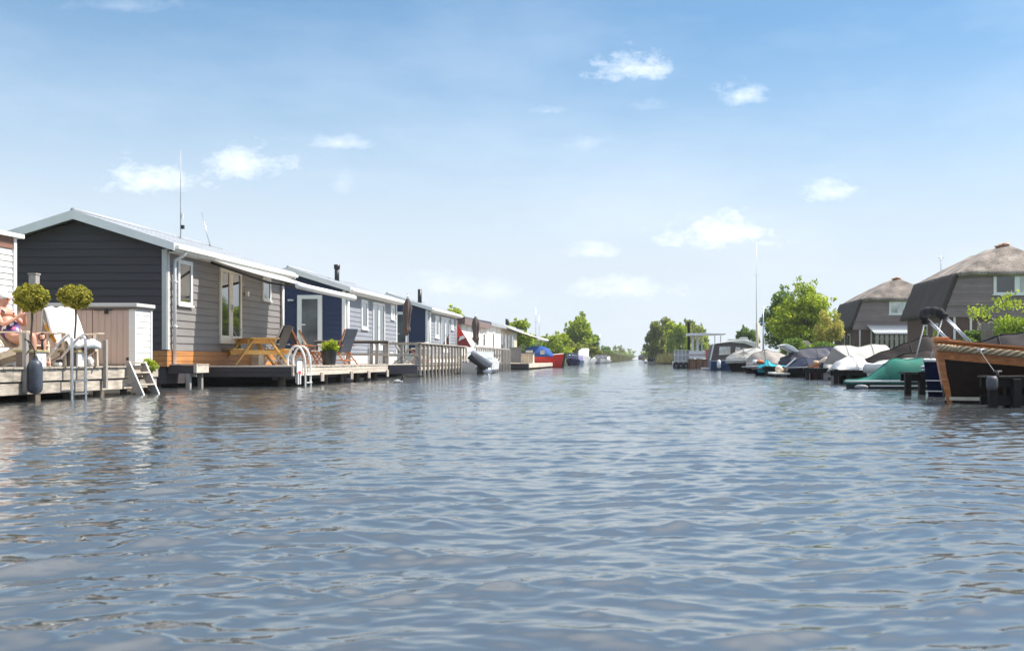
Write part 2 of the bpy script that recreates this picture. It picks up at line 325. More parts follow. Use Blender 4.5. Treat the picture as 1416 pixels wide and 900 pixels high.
# ------------------------------------------------------------------ the setting: water, banks
def build_water():
    rs = np.random.RandomState(5)
    waves = []
    for i in range(100):
        lam = .045*(.62/.045)**rs.rand() if i < 90 else .62+.8*rs.rand()
        th = rs.normal(0, .62 if lam < .5 else .36)-.10
        k = 2*math.pi/lam; slope = .0122 if .13 < lam < .50 else .0070
        if lam > .61: slope = .0052
        waves.append((lam, k*math.sin(th), k*math.cos(th), slope/k, rs.rand()*6.283))
    rows = [1.1]
    while rows[-1] < 130: rows.append(rows[-1]*1.0042)
    Y = np.array(rows); NC = 700
    t = np.linspace(0, 1, NC)
    X = (-.70*Y-2.0)[:, None]*(1-t)+(.46*Y+2.0)[:, None]*t
    YY = np.repeat(Y[:, None], NC, 1); Z = np.zeros_like(X); DX = np.zeros_like(X); DY = np.zeros_like(X)
    dcol = (1.16*Y+4)/NC; drow = Y*.0042; step = np.maximum(dcol, drow)[:, None]
    # gusts: calmer and rougher patches
    gust = 1+.28*np.sin(X*.55+YY*.21+1)*np.sin(YY*.37-X*.13)+.2*np.sin(X*1.3+.5)*np.sin(YY*.9+X*.4+2)
    WXx = X+.10*np.sin(1.7*YY+.6*X)+.05*np.sin(4.1*YY-1.3*X+1); WYy = YY+.09*np.sin(1.9*X+.4*YY)+.05*np.sin(4.7*X-.9*YY+2)
    for lam, kx, ky, a, ph in waves:
        att = np.clip((lam/step-1.9)/1.8, 0, 1); ang = kx*WXx+ky*WYy+ph
        Z += a*att*(np.sin(ang)+.42*np.sin(2*ang)); q = 1.5*a*att*np.cos(ang)    # steep faces towards the boat, long easy backs; kk = math.hypot(kx, ky); DX += q*kx/kk; DY += q*ky/kk
    sd = float(Z[YY < 12].std()); Z = sd*(np.exp(np.clip(.28*Z/sd, -3, 3))-1)/.28      # sharp crests, broad flat troughs
    Z *= gust; V = np.stack([X+DX*gust, YY+DY*gust, Z], -1).reshape(-1, 3)
    n = len(Y); i = np.arange(n-1)[:, None]*NC+np.arange(NC-1)[None]; F = np.stack([i, i+1, i+NC+1, i+NC], -1).reshape(-1, 4)
    # the rest of the canal, calm enough at that distance to be left to the ripples of the material
    k = len(V); x0, x1, y1 = X[-1, 0], X[-1, -1], YY[-1, 0]
    m = bpy.data.materials.new('canal_water'); m.use_nodes = True; t_ = m.node_tree; p = t_.nodes['Principled BSDF']
    p.inputs['Base Color'].default_value = (.056, .062, .064, 1); p.inputs['Roughness'].default_value = .05; p.inputs['IOR'].default_value = 3.0
    c = t_.nodes.new('ShaderNodeTexCoord'); mp = t_.nodes.new('ShaderNodeMapping'); mp.inputs['Scale'].default_value = (.62, 1, 1); t_.links.new(c.outputs['Object'], mp.inputs[0])
    prev = None
    for s_, st, di in ((3.2, .2, .018), (11, .2, .006), (30, .2, .0018)):
        nn = t_.nodes.new('ShaderNodeTexNoise'); nn.inputs['Scale'].default_value = s_; nn.inputs['Detail'].default_value = 3; t_.links.new(mp.outputs[0], nn.inputs['Vector'])
        b = t_.nodes.new('ShaderNodeBump'); b.inputs['Strength'].default_value = st; b.inputs['Distance'].default_value = di; t_.links.new(nn.outputs[0], b.inputs['Height'])
        if prev: t_.links.new(prev.outputs[0], b.inputs['Normal'])
        prev = b
    # beyond the modelled waves the chop is left to the material
    nn = t_.nodes.new('ShaderNodeTexNoise'); nn.inputs['Scale'].default_value = 3.0; nn.inputs['Detail'].default_value = 5; nn.inputs['Roughness'].default_value = .65; t_.links.new(mp.outputs[0], nn.inputs['Vector'])
    sp = t_.nodes.new('ShaderNodeSeparateXYZ'); t_.links.new(c.outputs['Object'], sp.inputs[0]); mr = t_.nodes.new('ShaderNodeMapRange'); mr.inputs[1].default_value = 4; mr.inputs[2].default_value = 24; mr.inputs[3].default_value = .05; mr.inputs[4].default_value = .65
    t_.links.new(sp.outputs[1], mr.inputs[0]); b = t_.nodes.new('ShaderNodeBump'); b.inputs['Distance'].default_value = .045; t_.links.new(mr.outputs[0], b.inputs['Strength']); t_.links.new(nn.outputs[0], b.inputs['Height']); t_.links.new(prev.outputs[0], b.inputs['Normal']); prev = b
    t_.links.new(prev.outputs[0], p.inputs['Normal'])
    o = mesh_np('canal_water', V, F, m, None, True); tag(o, kind='structure')
    far = MB().add([(-150, 129.5, -.012), (150, 129.5, -.012), (150, 2200, -.012), (-150, 2200, -.012)], [(0, 1, 2, 3)]).build('far_water', m); tag(far, kind='structure')
    side = MB()
    side.add([(-200, -60, -.35), (200, -60, -.35), (200, 131, -.35), (-200, 131, -.35)], [(0, 1, 2, 3)])
    tag(side.build('deep_water', m), kind='structure')
build_water()

g = MB()     # left bank and right bank: turf with a revetment edge, running to the horizon
LB = [(-11.9, -20), (-11.9, 66), (-10.5, 100), (-9.5, 130), (-7.9, 245), (-5, 600), (-2, 1100), (2, 1900)]
RB = [(9.6, -20), (9.6, 60), (9.0, 84), (6.2, 130), (4.2, 178), (3.2, 320), (3.0, 700), (4, 1100), (2.2, 1900)]
for i in range(len(LB)-1):
    (xa, ya), (xb, yb) = LB[i], LB[i+1]; g.add([(-2500, ya, .36), (xa, ya, .36), (xb, yb, .36), (-2500, yb, .36)], [(0, 1, 2, 3)])
for i in range(len(RB)-1):
    (xa, ya), (xb, yb) = RB[i], RB[i+1]; g.add([(xa, ya, .42), (2500, ya, .42), (2500, yb, .42), (xb, yb, .42)], [(0, 1, 2, 3)])
g.add([(-2500, 1900, .4), (2500, 1900, .4), (2500, 4000, .4), (-2500, 4000, .4)], [(0, 1, 2, 3)])
tag(g.build('ground', lawn), kind='structure')
rv = MB()
for P, z in ((LB, .352), (RB, .412)):
    for i in range(len(P)-1):
        (xa, ya), (xb, yb) = P[i], P[i+1]; rv.add([(xa, ya, -.9), (xb, yb, -.9), (xb, yb, z), (xa, ya, z)], [(0, 1, 2, 3)])
tag(rv.build('bank_revetment', soil), kind='structure')

# ------------------------------------------------------------------ the houseboats on the near row
WX, WL, RX = -11.5, -15.7, -13.6          # canal wall, back wall, ridge
def roofz(x): return 4.27-.324*abs(x-RX)
def wall_window(T, y0, y1, z0, z1, X=WX, fr=.075, pane=None, name='window', mat=None):
    f = MB()
    f.box(X-.02, X+.055, y0, y1, z0, z0+fr).box(X-.02, X+.055, y0, y1, z1-fr, z1)
    f.box(X-.02, X+.055, y0, y0+fr, z0+fr, z1-fr).box(X-.02, X+.055, y1-fr, y1, z0+fr, z1-fr)
    w = f.build(name, mat or white, T, bevel=.006)
    MB().box(X+.005, X+.035, y0+fr, y1-fr, z0+fr, z1-fr).build('pane', pane or glass, w)
    MB().box(X+.055, X+.085, y0-.03, y1+.03, z0-.02, z0+.02).build('sill', mat or white, w)
    return w
def french_door(T, y0, y1, z0, z1, mat, X=WX, pane=None):
    f = MB(); m = (y0+y1)/2; a = .10
    f.box(X-.02, X+.07, y0, y1, z1-a, z1).box(X-.02, X+.07, y0, y1, z0, z0+.22)
    for q in (y0, y1-a): f.box(X-.02, X+.07, q, q+a, z0+.22, z1-a)
    f.box(X-.02, X+.06, m-.13, m+.13, z0+.22, z1-a)
    d = f.build('french_door', mat, T, bevel=.006)
    for q0, q1 in ((y0+a, m-.13), (m+.13, y1-a)): MB().box(X+.0, X+.04, q0, q1, z0+.22, z1-a).build('pane', pane or glass, d)
    MB().box(X+.06, X+.11, m+.02, m+.05, (z0+z1)/2-.12, (z0+z1)/2+.06).build('handle', steel, d)
    for zz in (z0+.35, z1-.4): MB().box(X+.07, X+.085, y1-.03, y1+.02, zz, zz+.1).build('hinge', steel, d)
    return d
def houseboat(Y0, L, label, sidem, gabm, basem, single):
    Y1 = Y0+L
    T = thing('houseboat', label, 'houseboat', (RX, Y0, .5), 'houseboats along the decks')
    MB().prism([(WL+.04, .1), (WX-.04, .1), (WX-.04, 3.42), (RX, roofz(RX)-.16), (WL+.04, 3.42)], 'y', Y0+.04, Y1-.04).build('wall_core', gabm, T)
    P = .19; z = .92; rows = []
    while z < 4.05:
        rows.append(z); z += P
    side = None; joined = MB(); gj = MB()
    for k, z in enumerate(rows):
        if z+P < 3.5:
            prof = [(WX-.03, z), (WX+.028, z), (WX+.006, z+P+.004), (WX-.03, z+P+.004)]
            if single:
                if side is None: side = MB().prism(prof, 'y', Y0+.10, Y1-.02).build('siding_board', sidem, T)
                else:
                    o = piece('siding_board', side, T, (0, 0, z-rows[0]))
            else: joined.prism(prof, 'y', Y0+.10, Y1-.02)
        # gable boards, cut to the slope of the roof
        w = min(2.06, (4.27-.17-(z+P))/.324); wb = min(2.06, (4.27-.17-z)/.324)
        if w < .06: continue
        vs = []
        for yy, zz, ww in ((Y0-.028, z, wb), (Y0-.006, z+P+.004, w)):
            vs += [(RX-ww, yy, zz), (RX+ww, yy, zz)]
        vs += [(RX-wb, Y0+.03, z), (RX+wb, Y0+.03, z), (RX-w, Y0+.03, z+P+.004), (RX+w, Y0+.03, z+P+.004)]
        fs = [(0, 1, 3, 2), (4, 6, 7, 5), (0, 4, 5, 1), (2, 3, 7, 6), (0, 2, 6, 4), (1, 5, 7, 3)]
        if single: MB().add(vs, fs).build('gable_board', gabm, T)
        else: gj.add(vs, fs)
    if not single:
        joined.build('siding', sidem, T, kind='stuff'); gj.build('gable_siding', gabm, T, kind='stuff')
    # base boards
    for k in range(3):
        z = .53+k*.13
        for a, b in ((Y0+.02, Y0+L*.36), (Y0+L*.36+.006, Y0+L*.7), (Y0+L*.7+.006, Y1)):
            MB().box(WX-.03, WX+.036, a, b, z, z+.122).build('base_board', basem, T)
        MB().box(WL, WX+.036, Y0-.035, Y0+.018, z, z+.122).build('base_board', basem, T)
    # roof
    ov = .34
    for s in (-1, 1):
        e = RX+s*2.41
        MB().prism([(RX, roofz(RX)), (e, roofz(e)), (e, roofz(e)-.10), (RX, roofz(RX)-.10)], 'y', Y0-ov+.03, Y1+ov).build('roof_slab', roofm, T)
        tl = MB(); y = Y0-ov+.1
        while y < Y1+ov-.05:
            n = 5
            for q in range(n):
                xa, xb = RX+s*(.08+q*2.30/n), RX+s*(.08+(q+1)*2.30/n)
                tl.add([(xa, y, roofz(xa)+.004), (xb, y, roofz(xb)+.030), (xb, y+.09, roofz(xb)+.052), (xa, y+.09, roofz(xa)+.026), (xb, y+.20, roofz(xb)+.030), (xa, y+.20, roofz(xa)+.004),
                        (xb, y, roofz(xb)), (xb, y+.2, roofz(xb))], [(0, 1, 2, 3), (3, 2, 4, 5), (1, 6, 7, 4, 2)])
            y += .24
        tl.build('roof_tiles', roofm, T, kind='stuff')
        MB().add([(RX, Y0-ov, roofz(RX)+.03), (e+s*.03, Y0-ov, roofz(e)+.02), (e+s*.03, Y0-ov, roofz(e)-.17), (RX, Y0-ov, roofz(RX)-.19),
                  (RX, Y0-ov+.028, roofz(RX)+.03), (e+s*.03, Y0-ov+.028, roofz(e)+.02), (e+s*.03, Y0-ov+.028, roofz(e)-.17), (RX, Y0-ov+.028, roofz(RX)-.19)],
                 [(0, 1, 2, 3), (4, 7, 6, 5), (0, 4, 5, 1), (3, 2, 6, 7), (1, 5, 6, 2), (0, 3, 7, 4)]).build('barge_board', white, T)
        MB().box(e-.012, e+.028, Y0-ov+.03, Y1+ov, roofz(e)-.17, roofz(e)+.02).build('eave_fascia', white, T)
        gt = MB().prism([(e+s*.03, roofz(e)-.04), (e+s*.13, roofz(e)-.04), (e+s*.12, roofz(e)-.12), (e+s*.03, roofz(e)-.13)], 'y', Y0-ov+.05, Y1+ov-.03).build('gutter', white, T)
    MB().tube([(RX, Y0-ov+.02, roofz(RX)+.02), (RX, Y1+ov, roofz(RX)+.02)], .07).build('ridge_cap', roofm, T, True)
    MB().box(WX-.03, WX+.30, Y0+.02, Y1, 3.30, 3.335).build('soffit', white, T)
    # corner boards
    for a, b in ((Y0-.02, Y0+.09), (Y1-.13, Y1+.01)):
        MB().box(WX-.05, WX+.045, a, b, .94, 3.40).build('corner_board', trimg if single else white, T)
    MB().box(WX-.09, WX+.03, Y0-.045, Y0-.022, .94, 3.38).build('corner_board', trimg if single else white, T)
    return T

hb = houseboat(24.7, 8.0, 'taupe sided houseboat with a charcoal gable and varnished base boards', taupe, char, orange, True)
wall_window(hb, 25.24, 26.05, 2.05, 3.20, fr=.10)
french_door(hb, 27.75, 29.25, 1.14, 3.22, cream)
wall_window(hb, 30.96, 31.62, 2.5, 3.24, fr=.09)
dp = MB().tube([(-11.14, 24.95, 3.36), (-11.2, 24.95, 3.25), (-11.40, 24.95, 3.14), (-11.41, 24.95, 3.0), (-11.41, 24.95, .56)], .042).build('downpipe', white, hb, True)
for z in (2.6, 1.5): MB().box(-11.5, -11.36, 24.90, 25.0, z, z+.03).build('pipe_bracket', white, dp)
MB().tube([(-11.41, 32.55, 3.2), (-11.41, 32.55, .56)], .045).build('downpipe', white, hb, True)
MB().box(-11.46, -11.38, 29.55, 29.67, 2.55, 2.68).build('wall_lamp', white, hb)
hb2 = houseboat(39.7, 8.5, 'pale grey houseboat with a navy gable, white glazed end door and black flue', lgrey, navy, white, False)
wall_window(hb2, 42.0, 43.0, 1.95, 3.2, fr=.14); french_door(hb2, 43.8, 45.8, 1.1, 3.2, white); wall_window(hb2, 47.0, 47.7, 2.55, 3.25, fr=.14, pane=glasspale)
def end_door(T, x0, x1, z0, z1, Y, pane):
    f = MB(); a = .17
    f.box(x0, x1, Y-.09, Y+.02, z1-a*.9, z1).box(x0, x1, Y-.09, Y+.02, z0, z0+.1)
    f.box(x0, x0+a, Y-.09, Y+.02, z0+.1, z1-a*.9).box(x1-a, x1, Y-.09, Y+.02, z0+.1, z1-a*.9)
    d = f.build('end_door', white, T, bevel=.008)
    MB().box(x0+a, x1-a, Y-.05, Y-.03, z0+.1, z1-a*.9).build('pane', pane, d)
    MB().box(x0+a+.02, x0+a+.16, Y-.14, Y-.10, (z0+z1)/2-.05, (z0+z1)/2).build('handle', white, d)
end_door(hb2, -13.33, -12.36, .95, 3.22, 39.7, glassgrey)
MB().box(-13.68, -13.46, 39.55, 39.68, 2.98, 3.05).build('wall_lamp', steel, hb2)
MB().tube([(PX(466, 43), 43, 3.6), (PX(466, 43), 43, PZ(368, 43))], .10, 10).tube([(PX(466, 43), 43, PZ(368, 43)-.12), (PX(466, 43), 43, PZ(366, 43))], .13, 10).build('flue', blackp, hb2, True)
MB().tube([(-11.41, 39.85, 3.3), (-11.41, 39.85, .56)], .06).build('downpipe', white, hb2, True)
hb3 = houseboat(55.3, 8.6, 'pale grey houseboat with a navy gable behind the picket deck and its closed parasol', lgrey, navy, white, False)
wall_window(hb3, 57.3, 58.4, 1.9, 3.2, fr=.2); french_door(hb3, 59.0, 61.6, 1.1, 3.2, white); wall_window(hb3, 62.2, 63.0, 2.5, 3.2, fr=.2, pane=glasspale)
end_door(hb3, -13.3, -12.5, .95, 3.3, 55.3, glassgrey)
MB().tube([(PX(580.5, 58), 58, 3.6), (PX(580.5, 58), 58, PZ(400, 58))], .115, 10).build('flue', blackp, hb3, True)
MB().tube([(-11.41, 55.5, 3.3), (-11.41, 55.5, .56)], .07).build('downpipe', white, hb3, True)

# aerials on the first roof
T = thing('radio_aerial', 'tall upright white aerial mast on the ridge of the taupe houseboat', 'aerial', (-13.5, 29.9, 4.25))
MB().tube([(-13.5, 29.9, 4.15), (-13.5, 29.9, 5.6), (-13.5, 29.9, 6.88)], [.020, .016, .008]).build('mast', M('aerial_grey', (.5, .5, .52), .4), T, True)
MB().box(-13.48, -13.40, 29.86, 29.94, 4.55, 4.66).build('bracket', blackp, T); MB().box(-13.47, -13.43, 29.88, 29.92, 4.85, 5.0).build('coil', whitetube, T)
T = thing('whip_aerial', 'thin leaning whip aerial beyond the tall mast', 'aerial', (-13.45, 32.0, 4.2))
MB().tube([(-13.45, 32, 4.1), (-13.6, 32, 4.6), (-13.78, 32, 5.35)], [.02, .014, .008]).build('rod', steel, T, True)
MB().tube([(-13.45, 32, 4.05), (-13.47, 32, 4.25)], .035).build('mount', blackp, T, True)

# awnings
def awning(Y0, Y1, xw, zw, xf, zf, label, drum):
    T = thing('awning', label, 'awning', (xw, Y0, zw))
    cl = MB(); n = 14
    top, bot = [], []
    for i in range(n+1):
        t = i/n; x = xw+(xf-xw)*t; z = zw+(zf-zw)*t-.05*math.sin(math.pi*t)
        top.append((x, z))
    cl.loft([[(x, y, z) for x, z in top] for y in np.linspace(Y0, Y1, 9)], False, False)
    c = cl.build('cloth', awncloth, T, True); so = c.modifiers.new('solid', 'SOLIDIFY'); so.thickness = .012
    MB().box(xw-.10, xw+.10, Y0-.08, Y1+.08, zw-.07, zw+.09).build('cassette', white, T, bevel=.02)
    MB().tube([(xf, Y0-.06, zf-.03), (xf, Y1+.06, zf-.03)], drum, 12).build('front_bar', white, T, True)
    for y in (Y0+.35, Y1-.35):
        m = ((xw+xf)/2, y+(.9 if y < (Y0+Y1)/2 else -.9), (zw+zf)/2-.22)
        MB().tube([(xw+.05, y, zw-.12), m], .035).tube([m, (xf-.03, y, zf-.05)], .03).build('folding_arm', blackp, T, True)
    return T
awning(26.6, 31.7, -11.42, 3.40, -8.9, 2.66, 'white awning drawn out over the deck of the taupe houseboat', .085)
awning(86, 94, -11.4, 3.55, -8.4, 2.5, 'white awning drawn out over the deck of the distant cream houseboat', .12)

# ------------------------------------------------------------------ the distant houseboats
T = thing('houseboat', 'white flat roofed houseboat with a brown eave beside the second closed parasol', 'houseboat', (RX, 66, .5))
MB().box(-15.7, -11.5, 66, 77, .3, 3.05).build('wall', offwh, T)
MB().prism([(-15.9, 3.05), (-11.2, 3.0), (-11.2, 3.42), (-13.6, 3.75), (-15.9, 3.4)], 'y', 65.6, 77).build('roof', M('brown_eave', (.17, .12, .11), .6), T)
MB().box(-11.5, -11.46, 66, 77, .55, .95).build('base_board', trimg, T)
wall_window(T, 71.5, 73, 1.6, 2.7, fr=.12); wall_window(T, 75, 76, 1.6, 2.7, fr=.12)
for y in (68, 70, 74): MB().box(-11.5, -11.47, y, y+.06, .95, 3.0).build('cover_strip', trimg, T)
T = thing('houseboat', 'cream distant houseboat with a white roof and stovepipe under the far awning', 'houseboat', (RX, 77.2, .5))
MB().box(-15.7, -11.5, 77.2, 85, .3, 3.3).build('wall', offwh, T)
MB().box(-15.7, -11.7, 85, 98, .3, 3.3).build('wall', M('cream_wall', (.66, .57, .40), .6), T)
MB().prism([(-15.9, 3.3), (-11.15, 3.3), (-11.15, 3.55), (-13.6, 4.05), (-15.9, 3.5)], 'y', 77.2, 99).build('roof', roofm, T)
MB().tube([(PX(701.5, 92), 92, 3.7), (PX(701.5, 92), 92, PZ(441, 92))], .17, 10).build('stovepipe', blackp, T, True)
wall_window(T, 80.0, 80.8, 1.2, 2.9, fr=.1, pane=glass)
for y in (86.2, 88.6, 91, 93.4): wall_window(T, y, y+1.8, .9, 3.0, X=-11.7, fr=.16, pane=glass)
for y in (78.5, 82.5): MB().box(-11.5, -11.46, y, y+.08, .6, 3.3).build('cover_strip', trimg, T)
# the white house at the frame's edge
T = thing('houseboat', 'white boarded building with a brown top band behind the seated woman', 'houseboat', (-13, 18.8, .5), )
MB().box(-15, -11.55, 4, 18.72, .3, 2.95).build('wall_core', offwh, T)
b0 = None
for k in range(19):
    z = .60+k*.112
    if b0 is None: b0 = MB().prism([(-11.56, z), (-11.515, z), (-11.533, z+.114), (-11.56, z+.114)], 'y', 4, 18.66).build('siding_board', offwh, T)
    else: piece('siding_board', b0, T, (0, 0, k*.112))
bb = M('brown_band_board', (.22, .11, .075), .6, .25, 3, (1, .3, 6))
for k in range(3): MB().box(-11.56, -11.51, 4, 18.68, 2.735+k*.068, 2.80+k*.068).build('band_board', bb, T)
MB().box(-15.1, -11.42, 3.9, 18.86, 2.945, 3.02).build('roof', white, T)
MB().box(-11.57, -11.49, 18.66, 18.74, .5, 2.94).build('corner_board', white, T)

# ------------------------------------------------------------------ decks
def planks(T, x0, x1, y0, y1, z, mat, along='x', w=.14):
    p = MB(); a, b = (y0, y1) if along == 'x' else (x0, x1); q = a
    while q < b-.02:
        e = min(q+w-.008, b); dz = R.uniform(-.003, .003); d = R.uniform(0, .015)
        if along == 'x': p.box(x0, x1+d, q, e, z-.03+dz, z+dz)
        else: p.box(q, e, y0-d, y1, z-.03+dz, z+dz)
        q += w
    return p.build('deck_planks', mat, T, kind='stuff')
def pile(T, x, y, r=.075, z0=-.8, z1=.4, mat=None):
    return MB().lathe((x, y, 0), [(r, z0), (r*1.02, 0), (r*.97, z1*.6), (r*.95, z1)], 10).build('pile', mat or pilew, T, 'auto')
T = thing('wooden_dock', 'weathered dock with two rows of edge beams under the topiary trees', 'dock', (-10.1, 16, .57))
planks(T, -13.5, -10.06, 11, 21.3, .575, deckw)
ys = [11, 13.9, 16.35, 19.12, 21.3]
for a, b in zip(ys, ys[1:]): MB().box(-10.15+R.uniform(-.006, .006), -10.085, a+.002, b-.002, .335, .54).build('edge_beam', deckw, T, bevel=.008)
ys = [11, 14.6, 17.75, 20.25, 21.3]
for a, b in zip(ys, ys[1:]): MB().box(-10.20, -10.115+R.uniform(-.006, .006), a+.002, b-.002, .12, .315).build('edge_beam', deckw, T, bevel=.008)
for y in (13.2, 14.6, 15.95, 17.1, 18.15, 19.15, 20.15, 21.1): MB().box(-10.27, -10.125, y-.075, y+.075, -.7, .119).build('pile', pilew, T, bevel=.01)
MB().box(-13.4, -10.16, 21.22, 21.3, .12, .54).build('end_beam', deckw, T)
for y, z1, x in ((16.62, 1.14, -10.055), (19.1, 1.07, -10.05)):
    MB().box(x-.03, x+.04, y-.037, y+.037, .16, z1).build('upright_post', greyw, T, bevel=.006)
T = thing('boarding_step', 'low plank landing step between the dock and the picnic deck', 'step', (-11.2, 25.1, .58))
planks(T, -11.9, -10.80, 24.78, 25.5, .59, deckw, 'x', .12)
MB().box(-11.9, -10.90, 24.80, 24.86, .36, .555).build('side_beam', darkw, T); MB().box(-10.88, -10.80, 24.79, 25.5, .37, .555).build('edge_beam', deckp, T, bevel=.006)
for x, y in ((-11.02, 24.84), (-10.95, 25.35), (-11.8, 24.9)): MB().box(x-.05, x+.05, y-.05, y+.05, -.6, .555 if x < -11.5 else .36).build('leg', greyw, T)
MB().box(-11.12, -10.85, 24.87, 24.92, .28, .36).build('brace', greyw, T)
T = thing('wooden_deck', 'pale edged deck with a dark skirt carrying the picnic table and teak chairs', 'deck', (-9, 30, .53))
planks(T, -13.0, -8.80, 25.94, 39.5, .535, deckp, 'x')
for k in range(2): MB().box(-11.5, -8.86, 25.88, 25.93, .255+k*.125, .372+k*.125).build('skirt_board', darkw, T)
ys = [25.9, 28.35, 31.2, 33.8, 35.7]
for a, b in zip(ys, ys[1:]):
    for z in (.275, .395): MB().box(-8.86, -8.81+R.uniform(-.005, .005), a+.005, b-.005, z, z+.113).build('edge_board', deckp, T, bevel=.004)
for y in (26.15, 28.2, 31.1, 33.1, 35.55):
    for d in (-.07, .07): MB().box(-8.808, -8.77, y+d-.045, y+d+.045, .10, .34).build('hanger_block', deckp, T)
for y in (26.3, 28.1, 29.9, 31.5, 33.3, 34.6, 35.5): pile(T, -9.25, y, .10, -.8, .27, pilew)
MB().box(-9.4, -9.3, 26, 35.6, .18, .27).build('bearer', darkw, T)
MB().box(-11.5, -11.4, 26, 39.6, -.3, .5).build('shadow_board', blackw, T)  # black backing added so the shade under the deck is in the colour
# railing at the end of this deck
T = thing('deck_railing', 'grey three-post railing with dark rails across the end of the teak chair deck', 'railing', (-9.5, 35.7, .53))
for x in (-10.2, -9.42, -9.22, -8.86): MB().box(x-.05, x+.05, 35.75, 35.85, .5, 1.33).build('post', greyw, T, bevel=.006)
for z in (1.26, .83): MB().box(-11.4, -8.8, 35.69, 35.745, z, z+.10).build('rail', greyw if z < 1 else darkw, T, bevel=.005)
MB().box(-11.4, -8.82, 35.66, 35.88, 1.335, 1.375).build('top_rail', greyw, T)
T = thing('picket_deck', 'grey deck with a dark end skirt and upright picket posts down to the water', 'deck', (-8.75, 45, .5))
planks(T, -12, -8.78, 40.5, 51.5, .50, deckw, 'x', .18)
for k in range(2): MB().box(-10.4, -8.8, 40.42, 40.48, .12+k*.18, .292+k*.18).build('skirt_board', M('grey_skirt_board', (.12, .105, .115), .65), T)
y = 40.6; k = 0
while y < 51.6:
    tall = k % 2 == 0
    MB().box(-8.775, -8.69, y-.05, y+.05, -.35 if R.random() < .75 else .05, 1.30+R.uniform(-.02, .03)).build('picket_post', deckw if k % 3 else greyw, T); y += .78; k += 1
for z in (1.31, .78, .33): MB().box(-8.83, -8.778, 40.5, 51.6, z-.06, z+.08).build('rail', deckw, T)
MB().box(-8.86, -8.66, 40.5, 51.6, 1.335, 1.375).build('top_rail', greyw, T)
for x in (-10.15, -9.45, -8.85): MB().box(x-.055, x+.055, 40.5, 40.62, .5, 1.34).build('post', greyw, T)
for z in (1.28, .82): MB().box(-10.2, -8.8, 40.46, 40.5, z, z+.1).build('rail', deckw, T)
T = thing('railed_deck', 'brown slatted deck behind the outboard motor boat', 'deck', (-8.75, 60, .5))
planks(T, -12, -8.75, 54.5, 69.5, .48, deckw, 'x', .25)
y = 55
while y < 69.4:
    MB().box(-8.77, -8.70, y-.07, y+.07, -.1, 1.36).build('picket_post', greyw, T); y += .75
for z in (1.36, .95, .42): MB().box(-8.83, -8.77, 54.6, 69.4, z-.06, z+.06).build('rail', greyw, T)
for y in (57, 60, 63, 66, 69): pile(T, -9.2, y, .12)
T = thing('privacy_screen', 'grey boarded screen standing at the end of the slatted deck', 'screen', (-8.4, 69.8, .5))
for k in range(6): MB().box(-8.85+k*.135, -8.722+k*.135, 69.78, 69.83, .5, 1.55).build('board', greyw, T)
MB().box(-8.87, -8.02, 69.75, 69.78, 1.45, 1.53).build('rail', greyw, T)
T = thing('mooring_pier', 'low pale pier with a dark end skirt in front of the red boat', 'pier', (-7.6, 80, .5))
planks(T, -12, -7.55, 70.2, 92, .42, deckp, 'x', .3)
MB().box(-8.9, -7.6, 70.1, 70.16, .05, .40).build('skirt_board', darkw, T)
for a, b in ((70.2, 77), (77.05, 84), (84.05, 92)): MB().box(-7.6, -7.53, a, b, .12, .40).build('edge_board', deckp, T)
for y in range(71, 92, 3): pile(T, -7.75, y+.2, .12, -.8, .12)
T = thing('deck_cabinet', 'beige slatted storage cabinet on the low pale pier', 'cabinet', (-8.2, 75, .42))
MB().box(-8.75, -7.75, 75, 75.8, .42, 1.12).build('body', cream, T); MB().box(-8.82, -7.7, 74.9, 75.9, 1.12, 1.2).build('lid', M('brown_lid', (.15, .11, .09)), T)
for k in range(3): MB().box(-8.7+k*.32, -8.42+k*.32, 74.97, 75, .5, 1.05).build('door_panel', M('tan_panel', (.5, .4, .28)), T)

# tall grey mooring post behind the first topiary
T = thing('mooring_post', 'tall grey square timber post behind the first topiary tree', 'post', (PX(46.5, 21.8), 21.8, .5))
MB().box(PX(41.5, 21.8), PX(51.5, 21.8), 21.75, 21.9, -.5, PZ(380, 21.8)).build('shaft', greyw, T, bevel=.01)
MB().box(PX(41.5, 21.8)-.012, PX(51.5, 21.8)+.012, 21.738, 21.912, PZ(380, 21.8), PZ(379, 21.8)+.02).build('cap', greyw, T)

# storage locker
T = thing('storage_locker', 'low beige double-door locker with white boarded side under the charcoal gable', 'locker', (-11.5, 20.9, .575))
sx0, sx1, sy0, sy1 = -12.9, -10.2, 20.56, 21.24
MB().box(sx0, sx1-.03, sy0+.03, sy1, .58, 1.75).build('body', pinkdoor, T)
d0 = -10.31
for i, (a, b) in enumerate(((-12.78, -11.98), (-11.965, -11.08), (-11.065, -10.33))):
    m = MB(); n = int((b-a)/.105); w = (b-a)/n
    for k in range(n): m.box(a+k*w+.003, a+(k+1)*w-.003, sy0, sy0+.03, .61, 1.70)
    d = m.build('door', pinkdoor, T)
    MB().box(b-.05, b-.01, sy0-.018, sy0, .68, .74).build('hinge', blackp, d)
MB().box(PX(129, 20.5), PX(153, 20.5), 20.52, 20.545, PZ(429, 20.5), PZ(426.5, 20.5)).box(PX(144, 20.5), PX(148, 20.5), 20.50, 20.54, PZ(434, 20.5), PZ(427, 20.5)).build('lock_bar', blackp, T)
MB().box(-10.33, -10.20, sy0-.01, sy0+.03, .58, 1.74).build('corner_board', offwh, T); MB().box(-10.24, -10.185, sy1-.06, sy1+.01, .58, 1.74).build('corner_board', white, T)
for k in range(9):
    z = .585+k*.128
    MB().prism([(sx1-.03, z), (sx1+.003, z), (sx1-.007, z+.13), (sx1-.03, z+.13)], 'y', sy0+.032, sy1-.062).build('siding_board', offwh, T)
